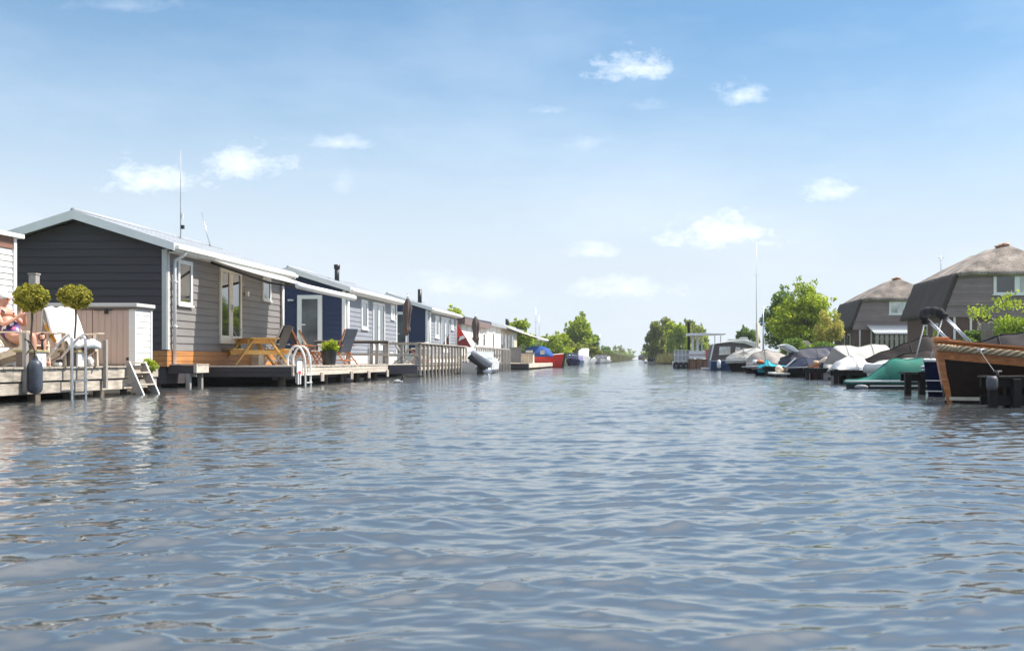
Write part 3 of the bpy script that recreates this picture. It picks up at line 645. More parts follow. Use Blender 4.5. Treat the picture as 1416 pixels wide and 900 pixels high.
MB().box(sx0-.05, sx1+.06, sy0-.07, sy1+.05, 1.765, 1.84).build('lid', trimg, T, bevel=.01)
MB().box(sx0-.05, sx1+.03, sy0-.045, sy1+.03, 1.72, 1.765).build('lid_shadow_strip', M('shadow_batten', (.16, .13, .12)), T)  # dark strip under the lid; the lid's shade is in its colour

# ------------------------------------------------------------------ foliage
def leaf_cloud(name, blobs, size, mat, parent, seed, up=.25, shell=2.6, aspect=.55):
    rs = np.random.RandomState(seed); P, NR = [], []
    for c, r, n in blobs:
        d = rs.normal(size=(n, 3)); d /= np.linalg.norm(d, axis=1)[:, None]
        rad = rs.rand(n)**(1/shell); p = np.array(c)+d*rad[:, None]*np.array(r); P.append(p); NR.append(d)
    P = np.concatenate(P); D = np.concatenate(NR); n = len(P)
    nrm = D*.55+rs.normal(size=(n, 3))*.6; nrm[:, 2] += up; nrm /= np.linalg.norm(nrm, axis=1)[:, None]
    a = np.cross(nrm, rs.normal(size=(n, 3))); a /= np.linalg.norm(a, axis=1)[:, None]; b = np.cross(nrm, a)
    s = size*(.6+.8*rs.rand(n))[:, None]
    V = np.stack([P-a*s*.5, P+b*s*.5*aspect+nrm*s*.06, P+a*s*.5-nrm*s*.08, P-b*s*.5*aspect+nrm*s*.06], 1).reshape(-1, 3)
    return mesh_np(name, V, np.arange(4*n).reshape(-1, 4), mat, parent)
def tree(name, label, x, y, zb, h, rx, mat, seed, nb=22, nl=300, size=.3, base=.25, shape=1.0, group=None, ry=None, cat='tree', up=.25, lean=0, trunk_r=None, asp=.6):
    """trunk with limbs that reach the leaf clumps; the clumps fill an uneven crown"""
    rs = random.Random(seed); T = thing(name, label, cat, (x, y, zb), group); ry = ry or rx
    cz, rz = zb+h*(base+1)/2, h*(1-base)/2; tr = trunk_r or max(.05, h*.018)
    blobs = []; lm = MB(); tips = []
    for i in range(nb):
        while True:
            d = Vector((rs.uniform(-1, 1), rs.uniform(-1, 1), rs.uniform(-1, 1)))
            if .25 < d.length < 1: break
        t = (d.z+1)/2; wid = (1-.72*t**1.6)*(.55+.45*min(1, t*3.5)) if shape == 1 else (1-.15*t)
        k = rs.uniform(.20, .36); c = (x+d.x*rx*wid*.9+lean*t, y+d.y*ry*wid*.9, cz+d.z*rz*(1-k*.6))
        r = (rx*k*1.25, ry*k*1.25, rz*k*.85); blobs.append((c, r, int(nl*(k/.28)**2))); tips.append(c)
    # stray sprays to break the outline
    for i in range(int(nb*1.8)):
        c, r, n = blobs[rs.randrange(nb)]; a = rs.uniform(0, 6.28); e = rs.uniform(-.2, 1.2)
        q = (c[0]+r[0]*1.3*math.cos(a)*math.cos(e), c[1]+r[1]*1.15*math.sin(a)*math.cos(e), c[2]+r[2]*1.5*math.sin(e))
        blobs.append((q, (rx*.10, ry*.10, rz*.10), max(8, int(nl*.07))))
    top = zb+h*max(.5, base+.4); th = smoothpath([(x, y, zb-.1), (x+rs.uniform(-.1, .1), y, zb+h*base*.7), (x+lean*.5+rs.uniform(-.2, .2), y, top)], 4)
    n = len(th); MB().tube(th, [tr*(1.25-.95*i/(n-1)) for i in range(n)], 8).build('trunk', bark, T, True)
    for c in tips[:12]:
        s = th[max(2, int(n*rs.uniform(.35, .85)))-1]; c = Vector(c); m = (s+c)/2+Vector((0, 0, -.06*h*rs.random()))
        lm.tube([s, m, c], [tr*.45, tr*.28, tr*.08], 5)
    lm.build('limbs', bark, T, True)
    leaf_cloud('crown', blobs, size, mat, T, seed, up, aspect=asp)
    return T

# ------------------------------------------------------------------ people on the dock
def pipe(S, T_, name, mat, pts, r, n=8): return MB().tube(pts, r, n).build(name, mat, T_, True)
def adirondack(name, label, x, y, z, yaw, group):
    """armchair of bent pale slats; built facing +x at the origin, then turned"""
    T = thing(name, label, 'chair', (x, y, z), group); ORG[T.name] = (0, 0, 0); T.rotation_euler.z = yaw
    for i in range(5):
        a = -.25+i*.105; MB().bar((-.02, a+.045, .34), (-.42, a*1.15+.045, .98-.12*abs(i-2)*.5), .085, .022, (1, 0, .5)).build('back_slat', creamwood, T)
    for i in range(5):
        xx = .42-i*.10; zz = .37-.028*i; MB().box(xx-.045, xx+.045, -.27, .27, zz-.011, zz+.011).build('seat_slat', creamwood, T)
    for s in (-1, 1):
        MB().prism([(.52, .585), (.52, .61), (-.36, .60), (-.36, .575)], 'y', s*.31-.065, s*.31+.065).build('armrest', creamwood, T, bevel=.01)
        MB().bar((.40, s*.285, 0), (.36, s*.285, .58), .03, .11, (1, 0, 0)).build('leg', creamwood, T)
        MB().bar((-.62, s*.25, .02), (.44, s*.25, .33), .03, .11).build('leg', creamwood, T)
        MB().bar((-.30, s*.29, .57), (-.24, s*.29, .14), .03, .06, (1, 0, 0)).build('back_post', creamwood, T)
    MB().box(-.30, -.26, -.30, .30, .52, .575).build('cross_rail', creamwood, T); MB().box(-.1, -.07, -.27, .27, .16, .24).build('cross_rail', creamwood, T)
    return T
CZ = .578
c1 = adirondack('garden_chair', 'pale slatted garden armchair with the woman sitting in it', PX(21, 17.8), 17.8, CZ, -.12, 'pale slatted garden armchairs')
c2 = adirondack('garden_chair', 'pale slatted garden armchair with a white towel over its back', PX(97, 18.75), 18.75, CZ, -.62, 'pale slatted garden armchairs')
def on(T, x, y, z):       # a point of a turned thing in world metres
    a = T.rotation_euler.z; return (T.location.x+x*math.cos(a)-y*math.sin(a), T.location.y+x*math.sin(a)+y*math.cos(a), T.location.z+z)
# towel draped over the second chair
towel = M('white_towel', (.80, .80, .80), .9, .06, 5, bump=.5, bs=60)
tv = []; prof = [(-.50, .52), (-.49, .80), (-.46, 1.02), (-.41, 1.06), (-.35, 1.00), (-.24, .80), (-.12, .58), (-.02, .43), (.08, .385), (.22, .40), (.36, .425), (.47, .44), (.52, .40), (.535, .30)]
rings = []
for i, (px_, pz_) in enumerate(prof):
    ring = []
    for j in range(13):
        s = -1+2*j/12; w = .29-.045*max(0, 1-abs(i-3)/2.5)*(1 if s > 0 else .2); dr = .05*max(0, abs(s)-.8)*5
        wob = .014*math.sin(j*1.9+i*.8)+.02*mnoise.noise(Vector((i*.5, j*.4, 3)))
        ring.append(on(c2, px_+.02+wob*(.6), s*w, pz_+.028+wob-dr*.6))
    rings.append(ring)
T = thing('bath_towel', 'white bath towel spread over the back and seat of the garden chair', 'towel', on(c2, 0, 0, .4))
o = MB().loft(rings, False, False).build('cloth', towel, T, True); md = o.modifiers.new('s', 'SOLIDIFY'); md.thickness = .014; md.offset = 1
T = thing('seat_cushion', 'orange cushion tucked under the white towel', 'cushion', on(c2, -.1, -.2, .5))
MB().bar(on(c2, -.33, -.24, .74), on(c2, .02, -.22, .40), .16, .06, (1, 0, .6)).build('pad', M('orange_cushion', (.62, .27, .03), .8, bump=.3), T, bevel=.02)
T = thing('carrier_bag', 'small crumpled white bag beside the second planter', 'bag', (PX(125, 18.9), 18.9, CZ))
MB().blob((PX(124, 18.9), 18.9, CZ+.075), (.075, .07, .085), 14, 10, .5, 3).blob((PX(128, 18.9), 18.95, CZ+.05), (.05, .06, .055), 12, 8, .5, 9).build('plastic', towel, T, True)
T = thing('dog_bowl', 'small black and white object on the dock behind the handrails', 'bowl', (PX(81, 18.2), 18.2, CZ))
MB().lathe((PX(81, 18.2), 18.2, CZ), [(.05, 0), (.065, .03), (.055, .07)], 14).build('bowl', white, T, True); MB().lathe((PX(81, 18.2), 18.2, CZ+.07), [(.05, 0), (.05, .035), (.02, .05)], 14).build('rim', blackp, T, True)

# ------------------------------------------------------------------ the woman in the first chair
skinm = M('warm_skin', (.58, .30, .21), .5, .10, 9, bump=.06)  # warm skin tone, lightly varied
def skin_mesh(name, nodes, edges, mat, parent, sub=2, root=0):
    """continuous surface grown over a skeleton of (point, radius) nodes"""
    me = bpy.data.meshes.new(name); me.from_pydata([n[0] for n in nodes], edges, []); o = bpy.data.objects.new(name, me); COL.objects.link(o)
    o.modifiers.new('skin', 'SKIN').use_smooth_shade = True
    me.skin_vertices[0].data
    for i, n in enumerate(nodes):
        r = n[1]; me.skin_vertices[0].data[i].radius = (r, r) if isinstance(r, (int, float)) else r
    me.skin_vertices[0].data[root].use_root = True
    sb = o.modifiers.new('sub', 'SUBSURF'); sb.levels = sub; sb.render_levels = sub
    dg = bpy.context.evaluated_depsgraph_get(); m2 = bpy.data.meshes.new_from_object(o.evaluated_get(dg)); bpy.data.objects.remove(o); bpy.data.meshes.remove(me)
    m2.name = name; m2.materials.clear(); m2.materials.append(mat); m2.polygons.foreach_set('use_smooth', [True]*len(m2.polygons))
    q = bpy.data.objects.new(name, m2); COL.objects.link(q); q.parent = parent; ORG[q.name] = (0, 0, 0); return q
wp = thing('person', 'white haired woman in a purple floral swimsuit lounging with a white cup in her hands', 'person', (c1.location.x, 17.8, CZ)); wp.rotation_euler.z = -.12; ORG[wp.name] = (0, 0, 0)
N_, E_ = [], []
def nd(p, r, a=None):
    N_.append((p, r)); k = len(N_)-1
    if a is not None: E_.append((a, k))
    return k
pel = nd((.00, 0, .50), (.17, .13)); wa = nd((-.09, 0, .66), (.16, .125), pel); ch = nd((-.19, 0, .86), (.17, .13), wa); up_ = nd((-.235, 0, .97), (.12, .095), ch)
nk = nd((-.235, 0, 1.055), .055, up_); hd0 = nd((-.215, 0, 1.12), .075, nk); hd1 = nd((-.205, 0, 1.19), (.088, .092), hd0); hd2 = nd((-.215, 0, 1.26), (.072, .075), hd1)
for s in (-1, 1):
    hip = nd((.08, s*.11, .47), .095, pel); kn = nd((.43, s*.12, .55), .066, hip); mid = nd((.44, s*.12, .36), .058, kn); an = nd((.43, s*.12, .09), .036, mid); toe = nd((.58, s*.13, .035), .03, an)
    sh = nd((-.225, s*.185, .94), .062, up_); el = nd((-.02, s*.27, .72), .044, sh)
    hx, hy, hz_ = (.17, s*.08, .92) if s < 0 else (.13, s*.08, .96)
    wr = nd((hx-.04, hy+s*.03, hz_-.07), .028, el); pm = nd((hx, hy, hz_), .032, wr)
    for i, (dx, dz, ln) in enumerate(((.030, .010, .062), (.020, .026, .072), (.002, .034, .068), (-.016, .030, .052))):
        f1 = nd((hx+dx*.9, hy-s*.012, hz_+dz), .0105, pm); f2 = nd((hx+dx*1.25, hy-s*.04, hz_+dz*1.2+ln*.5), .009, f1); nd((hx+dx*1.0, hy-s*.062, hz_+dz+ln*.75), .0075, f2)
    t1 = nd((hx+.018, hy-s*.02, hz_-.018), .011, pm); nd((hx+.030, hy-s*.05, hz_+.012), .009, t1)
body = skin_mesh('body', N_, E_, skinm, wp)
# face: nose, brow, ears, mouth, eyes
f = MB().bar((-.128, 0, 1.20), (-.095, 0, 1.165), .026, .03).blob((-.10, 0, 1.165), (.016, .016, .013), 8, 6); nose = f.build('nose', skinm, body, True)
for s in (-1, 1):
    MB().blob((-.215, s*.092, 1.175), (.022, .010, .034), 10, 8).build('ear', skinm, body, True)
    MB().blob((-.127, s*.033, 1.197), (.010, .014, .009), 8, 6).build('eye', blackp, body, True)
MB().blob((-.118, 0, 1.125), (.010, .028, .008), 10, 6).build('mouth', M('lips', (.42, .13, .11), .5), body, True)
hairm = M('white_hair', (.72, .71, .70), .8, .15, 30, (1, 1, .3), .6, 60)
MB().blob((-.235, 0, 1.225), (.108, .112, .098), 18, 12, .25, 4).blob((-.28, 0, 1.16), (.07, .105, .10), 16, 10, .3, 8).build('hair', hairm, body, True)
# swimsuit: purple with white, pink and black blooms
sm = bpy.data.materials.new('floral_swimsuit'); sm.use_nodes = True; t = sm.node_tree; p = t.nodes['Principled BSDF']
vv = t.nodes.new('ShaderNodeTexVoronoi'); vv.inputs['Scale'].default_value = 19; tcn = t.nodes.new('ShaderNodeTexCoord'); t.links.new(tcn.outputs['Object'], vv.inputs['Vector'])
rp = t.nodes.new('ShaderNodeValToRGB'); rp.color_ramp.interpolation = 'CONSTANT'; sxx = t.nodes.new('ShaderNodeSeparateColor'); t.links.new(vv.outputs['Color'], sxx.inputs[0]); t.links.new(sxx.outputs[0], rp.inputs[0])
el_ = rp.color_ramp.elements; el_[0].color = (.045, .012, .10, 1); el_[1].position = .42; el_[1].color = (.75, .70, .72, 1)
for ps, cc in ((.60, (.55, .06, .16, 1)), (.72, (.03, .015, .06, 1)), (.86, (.13, .07, .32, 1))): q = el_.new(ps); q.color = cc
t.links.new(rp.outputs[0], p.inputs['Base Color']); p.inputs['Roughness'].default_value = .7
SN = [((.10, -.10, .47), .108), ((.0, 0, .50), (.185, .146)), ((-.09, 0, .66), (.175, .14)), ((-.18, 0, .83), (.182, .144)), ((.10, .10, .47), .108)]
skin_mesh('swimsuit', SN, [(1, 0), (1, 4), (1, 2), (2, 3)], sm, wp, 2, 1)
for s in (-1, 1): MB().tube([(-.10, s*.10, .93), (-.17, s*.12, 1.0), (-.26, s*.115, 1.01), (-.32, s*.10, .93)], .013).build('shoulder_strap', sm, wp, True)
T = thing('paper_cup', 'white cup held in the hands of the seated woman', 'cup', on(wp, .16, 0, .95)); ORG[T.name] = tuple(T.location)
cx_, cy_, cz_ = on(wp, .16, 0, .93)
MB().lathe((cx_, cy_, cz_), [(.028, 0), (.036, .10), (.038, .105), (.033, .10), (.026, .006)], 16).build('cup', white, T, 'auto')
MB().add([(cx_-.05, cy_-.06, cz_+.09), (cx_+.05, cy_-.06, cz_+.03), (cx_+.07, cy_+.10, cz_+.10), (cx_-.03, cy_+.10, cz_+.17)], [(0, 1, 2, 3)]).build('napkin', towel, T).modifiers.new('s', 'SOLIDIFY').thickness = .003

# ------------------------------------------------------------------ planters, topiary, ironwork, fender, ladders
def planter(label, x0, x1, y0, y1, z1):
    T = thing('planter', label, 'planter', ((x0+x1)/2, y0, CZ), 'square planters on the dock')
    MB().box(x0, x1-.025, y0, y1, CZ, z1-.03).build('box', M('shaded_brown_planter', (.15, .115, .10), .8, .25, 5, bump=.2), T, bevel=.006)
    MB().box(x1-.024, x1+.006, y0+.012, y1-.012, CZ, z1-.03).build('side_panel', white, T); MB().lathe((x1+.007, (y0+y1)/2, (CZ+z1)/2-.03), [(.012, 0), (.012, .05)], 8).build('emblem', trimg, T)  # canal side white for sunlight, front brown for shade: light is in the colours
    MB().box(x0-.03, x1+.03, y0-.03, y1+.03, z1-.045, z1).build('rim', M('mossy_rim', (.30, .26, .14), .85, .3, 8, bump=.4), T, bevel=.01)
    return T
def topiary(label, x, y, z0, zc, r, rz, seed):
    T = thing('topiary_tree', label, 'topiary', (x, y, z0), 'clipped standard trees on the dock')
    MB().tube(smoothpath([(x+.01, y, z0-.05), (x-.012, y+.01, z0+.25*(zc-z0)), (x+.014, y, z0+.6*(zc-z0)), (x, y, zc)]), [.018]*16, 7).build('stem', bark, T, True)
    lm = MB(); rr = random.Random(seed)
    for i in range(9):
        a = rr.uniform(0, 6.28); lm.tube([(x, y, zc-rz*.9), (x+r*.4*math.cos(a), y+r*.4*math.sin(a), zc-rz*.25), (x+r*.75*math.cos(a), y+r*.75*math.sin(a), zc+rr.uniform(-.3, .6)*rz)], [.010, .007, .003], 5)
    lm.build('branches', bark, T, True)
    bl = [((x, y, zc), (r*.93, r*.93, rz*.93), 1500)]
    for i in range(46):
        d = Vector((rr.gauss(0, 1), rr.gauss(0, 1), rr.gauss(0, 1))).normalized()
        bl.append(((x+d.x*r*.86, y+d.y*r*.86, zc+d.z*rz*.84), (r*.22, r*.22, rz*.22), 55))
    leaf_cloud('crown', bl, .047, L_topiary, T, seed, .2, 5, .6)
planter('brown planter with its sunlit side coloured white under the topiary tree nearest the woman', PX(22, 17.05), -10.13, 17.05, 17.34, .865)
planter('brown planter with its sunlit side coloured white between the steel handrails', PX(83, 18.3), -10.13, 18.3, 18.62, .865)
topiary('clipped ball topiary on a thin stem in front of the tall mooring post', PX(43.5, 17.2), 17.2, .85, PZ(412, 17.2), .262, .248, 11)
topiary('clipped flattened ball topiary on a thin stem beside the towelled chair', PX(104, 18.45), 18.45, .85, PZ(410.5, 18.45), .275, .222, 12)
def iron(label, x, y, z0, z1):
    T = thing('iron_ornament', label, 'ornament', (x, y, z0), 'iron ornaments standing on the planters')
    m = (z0+z1)/2; MB().tube([(x, y, z0), (x, y, m+.04)], [.022, .016]).build('spike', blackp, T, True)
    for s in (-1, 1): MB().tube(smoothpath([(x, y, m), (x+s*.05, y, m+.05), (x+s*.055, y, m+.11), (x+s*.015, y, m+.135)]), .010, 6).build('scroll', blackp, T, True)
    MB().lathe((x, y, z1-.04), [(.012, 0), (.028, .02), (.006, .045)], 10).build('finial', blackp, T, True)
iron('small black iron scroll on the planter nearest the woman', PX(58.5, 17.2), 17.2, .86, PZ(460, 17.2))
iron('small black iron scroll on the planter between the handrails', PX(116, 18.5), 18.5, .86, PZ(462, 18.5))
T = thing('fender', 'dark slate boat fender hanging by a rope from the dock post', 'fender', (-9.94, 16.7, .5))
MB().lathe((-9.94, 16.7, .13), [(.02, 0), (.075, .02), (.108, .07), (.113, .14), (.112, .42), (.104, .50), (.075, .545), (.05, .56), (.045, .60), (.02, .61)], 20).build('body', slate, T, 'auto')
MB().lathe((-9.94, 16.7, .73), [(.02, 0), (.034, .005), (.034, .03), (.015, .035)], 12).build('eye', blackp, T, True)
rope = M('dark_rope', (.03, .028, .026), .9, bump=.5, bs=120)
MB().tube(smoothpath([(-9.94, 16.7, .74), (-9.95, 16.69, .86), (-10.0, 16.66, .98), (-10.03, 16.57, 1.03), (-10.05, 16.66, .99), (-10.02, 16.7, .9), (-9.98, 16.58, .82)]), .011, 6).build('rope', rope, T, True)
def boat_ladder(label, y0, y1, xo, xb, ztop, zb_, mat, rungs, r=.026, arch=False):
    T = thing('boarding_ladder', label, 'ladder', (xo, y0, .55), 'boarding ladders')
    for y in (y0, y1):
        if arch: P = [(xb, y, zb_), (xb+.0, y, zb_+.22), (xb+.10, y, ztop-.07), (xb+.22, y, ztop), (xo-.12, y, ztop-.06), (xo-.03, y, ztop-.25), (xo, y, .55), (xo, y, .1), (xo, y, -.35)]
        else: P = [(xb, y, zb_), (xb+.12, y, zb_+.13), (xo-.20, y, ztop-.13), (xo-.08, y, ztop-.025), (xo-.025, y, ztop-.04), (xo, y, ztop-.14), (xo, y, .55), (xo, y, .1), (xo, y, -.35)]
        MB().tube(smoothpath(P, 6), r, 10).build('handrail', mat, T, True)
    for z in rungs: MB().box(xo-.04, xo+.05, y0, y1, z-.012, z+.014).build('rung', mat, T)
boat_ladder('grey steel boarding ladder between the two planters', 17.80, 18.24, -9.95, -10.52, 1.14, CZ, steel, (.32, .09, -.14))
boat_ladder('white arched boarding ladder beside the picnic table', 26.62, 27.05, -8.745, -9.2, 1.05, .54, whitetube, (.30, .09, -.12), .028, True)
T = thing('boarding_stairs', 'grey wooden boarding stairs leaning from the dock into the water', 'stairs', (-10.0, 20.2, .3))
for y in (19.95, 20.58):
    MB().prism([(-10.10, .655), (-10.02, .655), (-9.705, -.06), (-9.85, -.06), (-10.10, .45)], 'y', y-.018, y+.018).build('stringer', greyw, T, bevel=.004)
    MB().bar((-10.015, y, .660), (-9.70, y, -.06), .045, .012, (1, 0, .4)).build('edge_strip', white, T)
for x0, x1, z in ((-10.10, -10.01, .635), (-10.10, -9.94, .44), (-10.02, -9.83, .20)): MB().box(x0, x1+.02, 19.97, 20.56, z-.016, z+.016).build('tread', deckw, T, bevel=.004)
T = thing('stone_figurine', 'small rounded brown figure at the foot of the boarding stairs', 'figurine', (PX(207.5, 20.75), 20.75, .0))
fx = PX(207.5, 20.75)
MB().lathe((fx, 20.75, -.5), [(.05, 0), (.055, .49)], 10).build('pedestal', pilew, T); MB().blob((fx, 20.75, .06), (.075, .085, .075), 14, 10, .25, 2).build('body', M('brown_stone', (.13, .085, .05), .8, .3, 9), T, True); MB().blob((fx+.0, 20.75, .165), (.052, .055, .048), 12, 8, .2, 5).build('head', MATS['brown_stone'], T, True)
T = thing('trailing_plant', 'lime green trailing plant on the dock edge by the boarding stairs', 'plant', (PX(203, 21.0), 21.0, .58))
px_ = PX(205, 21.0); MB().lathe((px_-.02, 21.05, .57), [(.07, 0), (.10, .10), (.09, .10)], 12).build('pot', blackp, T, True)
leaf_cloud('foliage', [((px_, 20.98, .63), (.17, .13, .10), 520), ((px_+.10, 20.95, .55), (.14, .10, .10), 360), ((px_-.1, 21, .67), (.1, .1, .06), 160), ((px_+.06, 20.93, .48), (.08, .06, .08), 120)], .045, L_lime, T, 3)

# ------------------------------------------------------------------ picnic table and the deck furniture
DZ = .536
pt = thing('picnic_table', 'yellow pine picnic table with fixed benches on the dark skirted deck', 'picnic table', (PX(353, 28.1), 28.1, DZ)); ORG[pt.name] = (0, 0, 0); pt.rotation_euler.z = .60
for i in range(5):
    y = -.34+i*.15; MB().box(-.34+i*.152, -.20+i*.152, -.95, .95, .72, .755).build('top_plank', pine, pt, bevel=.004)
for s in (-1, 1):
    for k in range(2): MB().box(s*.66-.135+k*.14, s*.66-.005+k*.14, -.95, .95, .42, .455).build('bench_plank', pine, pt, bevel=.004)
for yy in (-.72, .72):
    for s in (-1, 1): MB().bar((s*.70, yy, 0), (s*.20, yy, .72), .045, .14, (0, 1, 0)).build('leg', pine, pt)
    MB().box(-.80, .80, yy+.024, yy+.066, .30, .42).build('bench_bearer', pine, pt); MB().box(-.36, .36, yy+.024, yy+.066, .60, .72).build('top_bearer', pine, pt)
for s in (-1, 1): MB().bar((0, s*.68, .34), (0, s*.20, .70), .09, .04, (0, 1, 0)).build('brace', pine, pt)
def recliner(name, label, x, y, yaw, frame, cloth, group, h=1.12, pad=True, z=DZ):
    T = thing(name, label, 'chair', (x, y, z), group); ORG[T.name] = (0, 0, 0); T.rotation_euler.z = yaw; k = h/1.12
    for s in (-1, 1):
        q = s*.27
        MB().bar((.28, q, 0), (-.34, q, 1.12*k), .03, .045, (1, 0, 0)).build('back_post', frame, T); MB().bar((-.36, q*.93, 0), (.27, q*.93, .60), .03, .04, (1, 0, 0)).build('leg', frame, T)
        MB().box(-.22, .36, q-.03, q+.03, .61, .64).build('armrest', frame, T, bevel=.006)
        MB().bar((.30, q*.9, .42), (-.06, q*.9, .36), .028, .04).build('seat_rail', frame, T)
    MB().bar((-.33, -.27, 1.09*k), (-.33, .27, 1.09*k), .03, .05).build('top_rail', frame, T); MB().bar((.20, -.25, .14), (.20, .25, .14), .025, .04).build('stretcher', frame, T); MB().bar((-.28, -.25, .14), (-.28, .25, .14), .025, .04).build('stretcher', frame, T)
    for i in range(6): MB().box(-.05+i*.062, -.005+i*.062, -.24, .24, .40, .418).build('seat_slat', frame, T)
    if pad:
        MB().loft([[(a*1.0, s*.235, b) for a, b in ((.00, .43), (-.055, .40), (-.40, 1.13*k), (-.345, 1.15*k))] for s in (-1, 1)]).build('back_cushion', cloth, T, bevel=.02)
        MB().box(-.02, .34, -.235, .235, .42, .475).build('seat_cushion', cloth, T, bevel=.02)
    else:
        for i in range(5): MB().bar((.0-.0+.02, -.2+i*.1, .44), (-.33, -.2+i*.1, 1.08*k), .07, .018, (1, 0, .5)).build('back_slat', frame, T)
    return T
G_ = 'folding chairs on the picnic deck'
brownc = M('dark_brown_cushion', (.050, .018, .010), .85, .2, 6, bump=.3); whitec = M('white_patterned_cushion', (.66, .67, .64), .9, .3, 16, bump=.2)
bluec = M('slate_blue_cushion', (.085, .105, .14), .9, .15, 5, bump=.3); darkred = M('dark_red_cushion', (.22, .02, .03), .85, .2, 6)
recliner('folding_chair', 'folding chair with a dark brown cushion beside the white arched ladder', PX(414, 32.6), 32.6, .5, teak, brownc, G_, 1.24)
recliner('folding_chair', 'folding chair with a white patterned cushion behind the dark brown one', PX(428, 34.4), 34.4, .35, teak, whitec, G_, 1.16)
recliner('folding_chair', 'teak folding chair with a slate blue cushion facing the lime potted plant', PX(476, 33.6), 33.6, 2.62, teak, bluec, G_, 1.16)
recliner('deck_chair', 'black deck chair with a white frame edge behind the picnic table', PX(384, 30.8), 30.8, 2.9, white, blackp, G_, 1.16)
def bucket(label, x, y, z, r, h, leaf, seed, mat, spread=1.35, lf=.10, n=480, rise=.19):
    T = thing('potted_plant', label, 'potted plant', (x, y, z), 'potted plants on the decks')
    MB().lathe((x, y, z), [(r*.72, 0), (r*.78, h*.1), (r*.96, h*.88), (r*1.05, h*.89), (r*1.05, h), (r*.92, h), (r*.86, h*.85)], 20).build('pot', mat, T, 'auto')
    st = MB(); rr = random.Random(seed)
    for i in range(8):
        a = rr.uniform(0, 6.28); st.tube([(x, y, z+h*.8), (x+r*.5*math.cos(a), y+r*.5*math.sin(a), z+h+rise*.7)], .008, 5)
    st.build('stems', bark, T)
    leaf_cloud('foliage', [((x+rr.uniform(-.6, .6)*r*spread, y+rr.uniform(-.6, .6)*r*spread, z+h+rise*rr.uniform(.2, 1.2)), (r*.62, r*.62, rise*.7), n//9) for i in range(11)], lf, leaf, T, seed)
bucket('large black tub of lime green leaves at the edge of the picnic deck', PX(455, 29.7), 29.7, DZ, .235, .42, L_lime, 21, blackp)
bucket('dark green bushy pot plant behind the picnic table by the glazed door', PX(316, 28.9), 29.0, DZ, .22, .30, L_dark, 22, slate, 1.5, .11, 520, .32)
T = thing('low_table', 'small teak side table with a white top among the folding chairs', 'side table', (PX(441, 33.8), 33.8, DZ)); tx = PX(441, 33.8)
MB().box(tx-.24, tx+.24, 33.6, 34.1, DZ+.43, DZ+.46).build('top', white, T)
for a, b in ((-.2, 33.65), (.2, 33.65), (-.2, 34.05), (.2, 34.05)): MB().bar((tx+a, b, DZ), (tx-a*.6, b, DZ+.43), .035).build('leg', teak, T)
MB().lathe((tx-.06, 33.8, DZ+.46), [(.035, 0), (.035, .13), (.015, .17), (.015, .2)], 12).build('bottle', blackp, T, True)
T = thing('side_crate', 'pale wooden crate under the picnic table end', 'crate', (PX(352, 30.2), 30.2, DZ)); tx = PX(352, 30.2)
for k in range(4): MB().box(tx-.2, tx+.2, 30.0, 30.02, DZ+.01+k*.10, DZ+.095+k*.10).build('slat', creamwood, T)
for a in (-.2, .18): MB().box(tx+a, tx+a+.02, 30.02, 30.4, DZ, DZ+.40).build('side', creamwood, T)
MB().box(tx-.18, tx+.18, 30.03, 30.38, DZ, DZ+.02).build('base', creamwood, T)
T = thing('kick_board', 'white plastic panel with a red band on the corner of the picnic deck', 'panel', (-8.79, 26.2, .3))
MB().box(-8.765, -8.735, 25.98, 26.35, .36, .66).build('panel', white, T); MB().box(-8.737, -8.725, 26.05, 26.25, .33, .40).build('band', M('red_band', (.6, .06, .05)), T)
for y in (26.06, 26.22): MB().box(-8.765, -8.73, y-.03, y+.03, .06, .36).build('leg', white, T)
# closed parasols
umb = M('brown_parasol_cloth', (.115, .085, .075), .9, .2, 8, (1, 1, .3), .5, 30)
def parasol(label, x, y, zb, zt, r, tilt, seed, z0):
    T = thing('closed_parasol', label, 'parasol', (x, y, z0), 'closed brown parasols')
    MB().tube([(x, y, z0), (x+tilt*.5, y, (z0+zt)/2), (x+tilt, y, zt+.12)], .030, 8).build('pole', whitetube, T, True)
    rings = []
    for i, (q, k) in enumerate(((0, .28), (.06, .62), (.14, .95), (.2, .86), (.25, .70), (.35, .80), (.55, .95), (.72, 1.05), (.82, .86), (.92, .5), (1, .10))):
        z = zb+(zt-zb)*q; ring = []
        for j in range(24):
            a = 2*math.pi*j/24; f = 1+.26*math.cos(a*6+seed)+.16*mnoise.noise(Vector((math.cos(a)*1.4, math.sin(a)*1.4, q*4+seed))); ring.append((x+tilt*(z-z0)/(zt-z0)+r*k*f*math.cos(a), y+r*k*f*math.sin(a), z))
        rings.append(ring)
    MB().loft(rings).build('canopy', umb, T, True)
    MB().tube([(x+tilt, y, zt), (x+tilt, y, zt+.16)], [.035, .012]).build('finial', umb, T, True); xx = x+tilt*.45; zz = zb+(zt-zb)*.25
    MB().tube([(xx+r*.80*math.cos(a), y+r*.80*math.sin(a), zz) for a in np.linspace(0, 6.283, 17)], .018, 6).build('tie_strap', umb, T, True)
    MB().lathe((x, y, z0), [(.26, 0), (.26, .05), (.06, .08), (.05, .3)], 16).build('base', greyw, T, 'auto')
parasol('closed brown parasol leaning beside the first navy gable beyond the chairs', PX(560.5, 43.6), 43.6, PZ(464, 43.6), PZ(411, 43.6), .17, .10, 1, .5)
parasol('closed brown parasol in front of the white flat roofed houseboat', PX(658.5, 60), 60, PZ(474, 60), PZ(437, 60), .20, -.04, 2, .48)
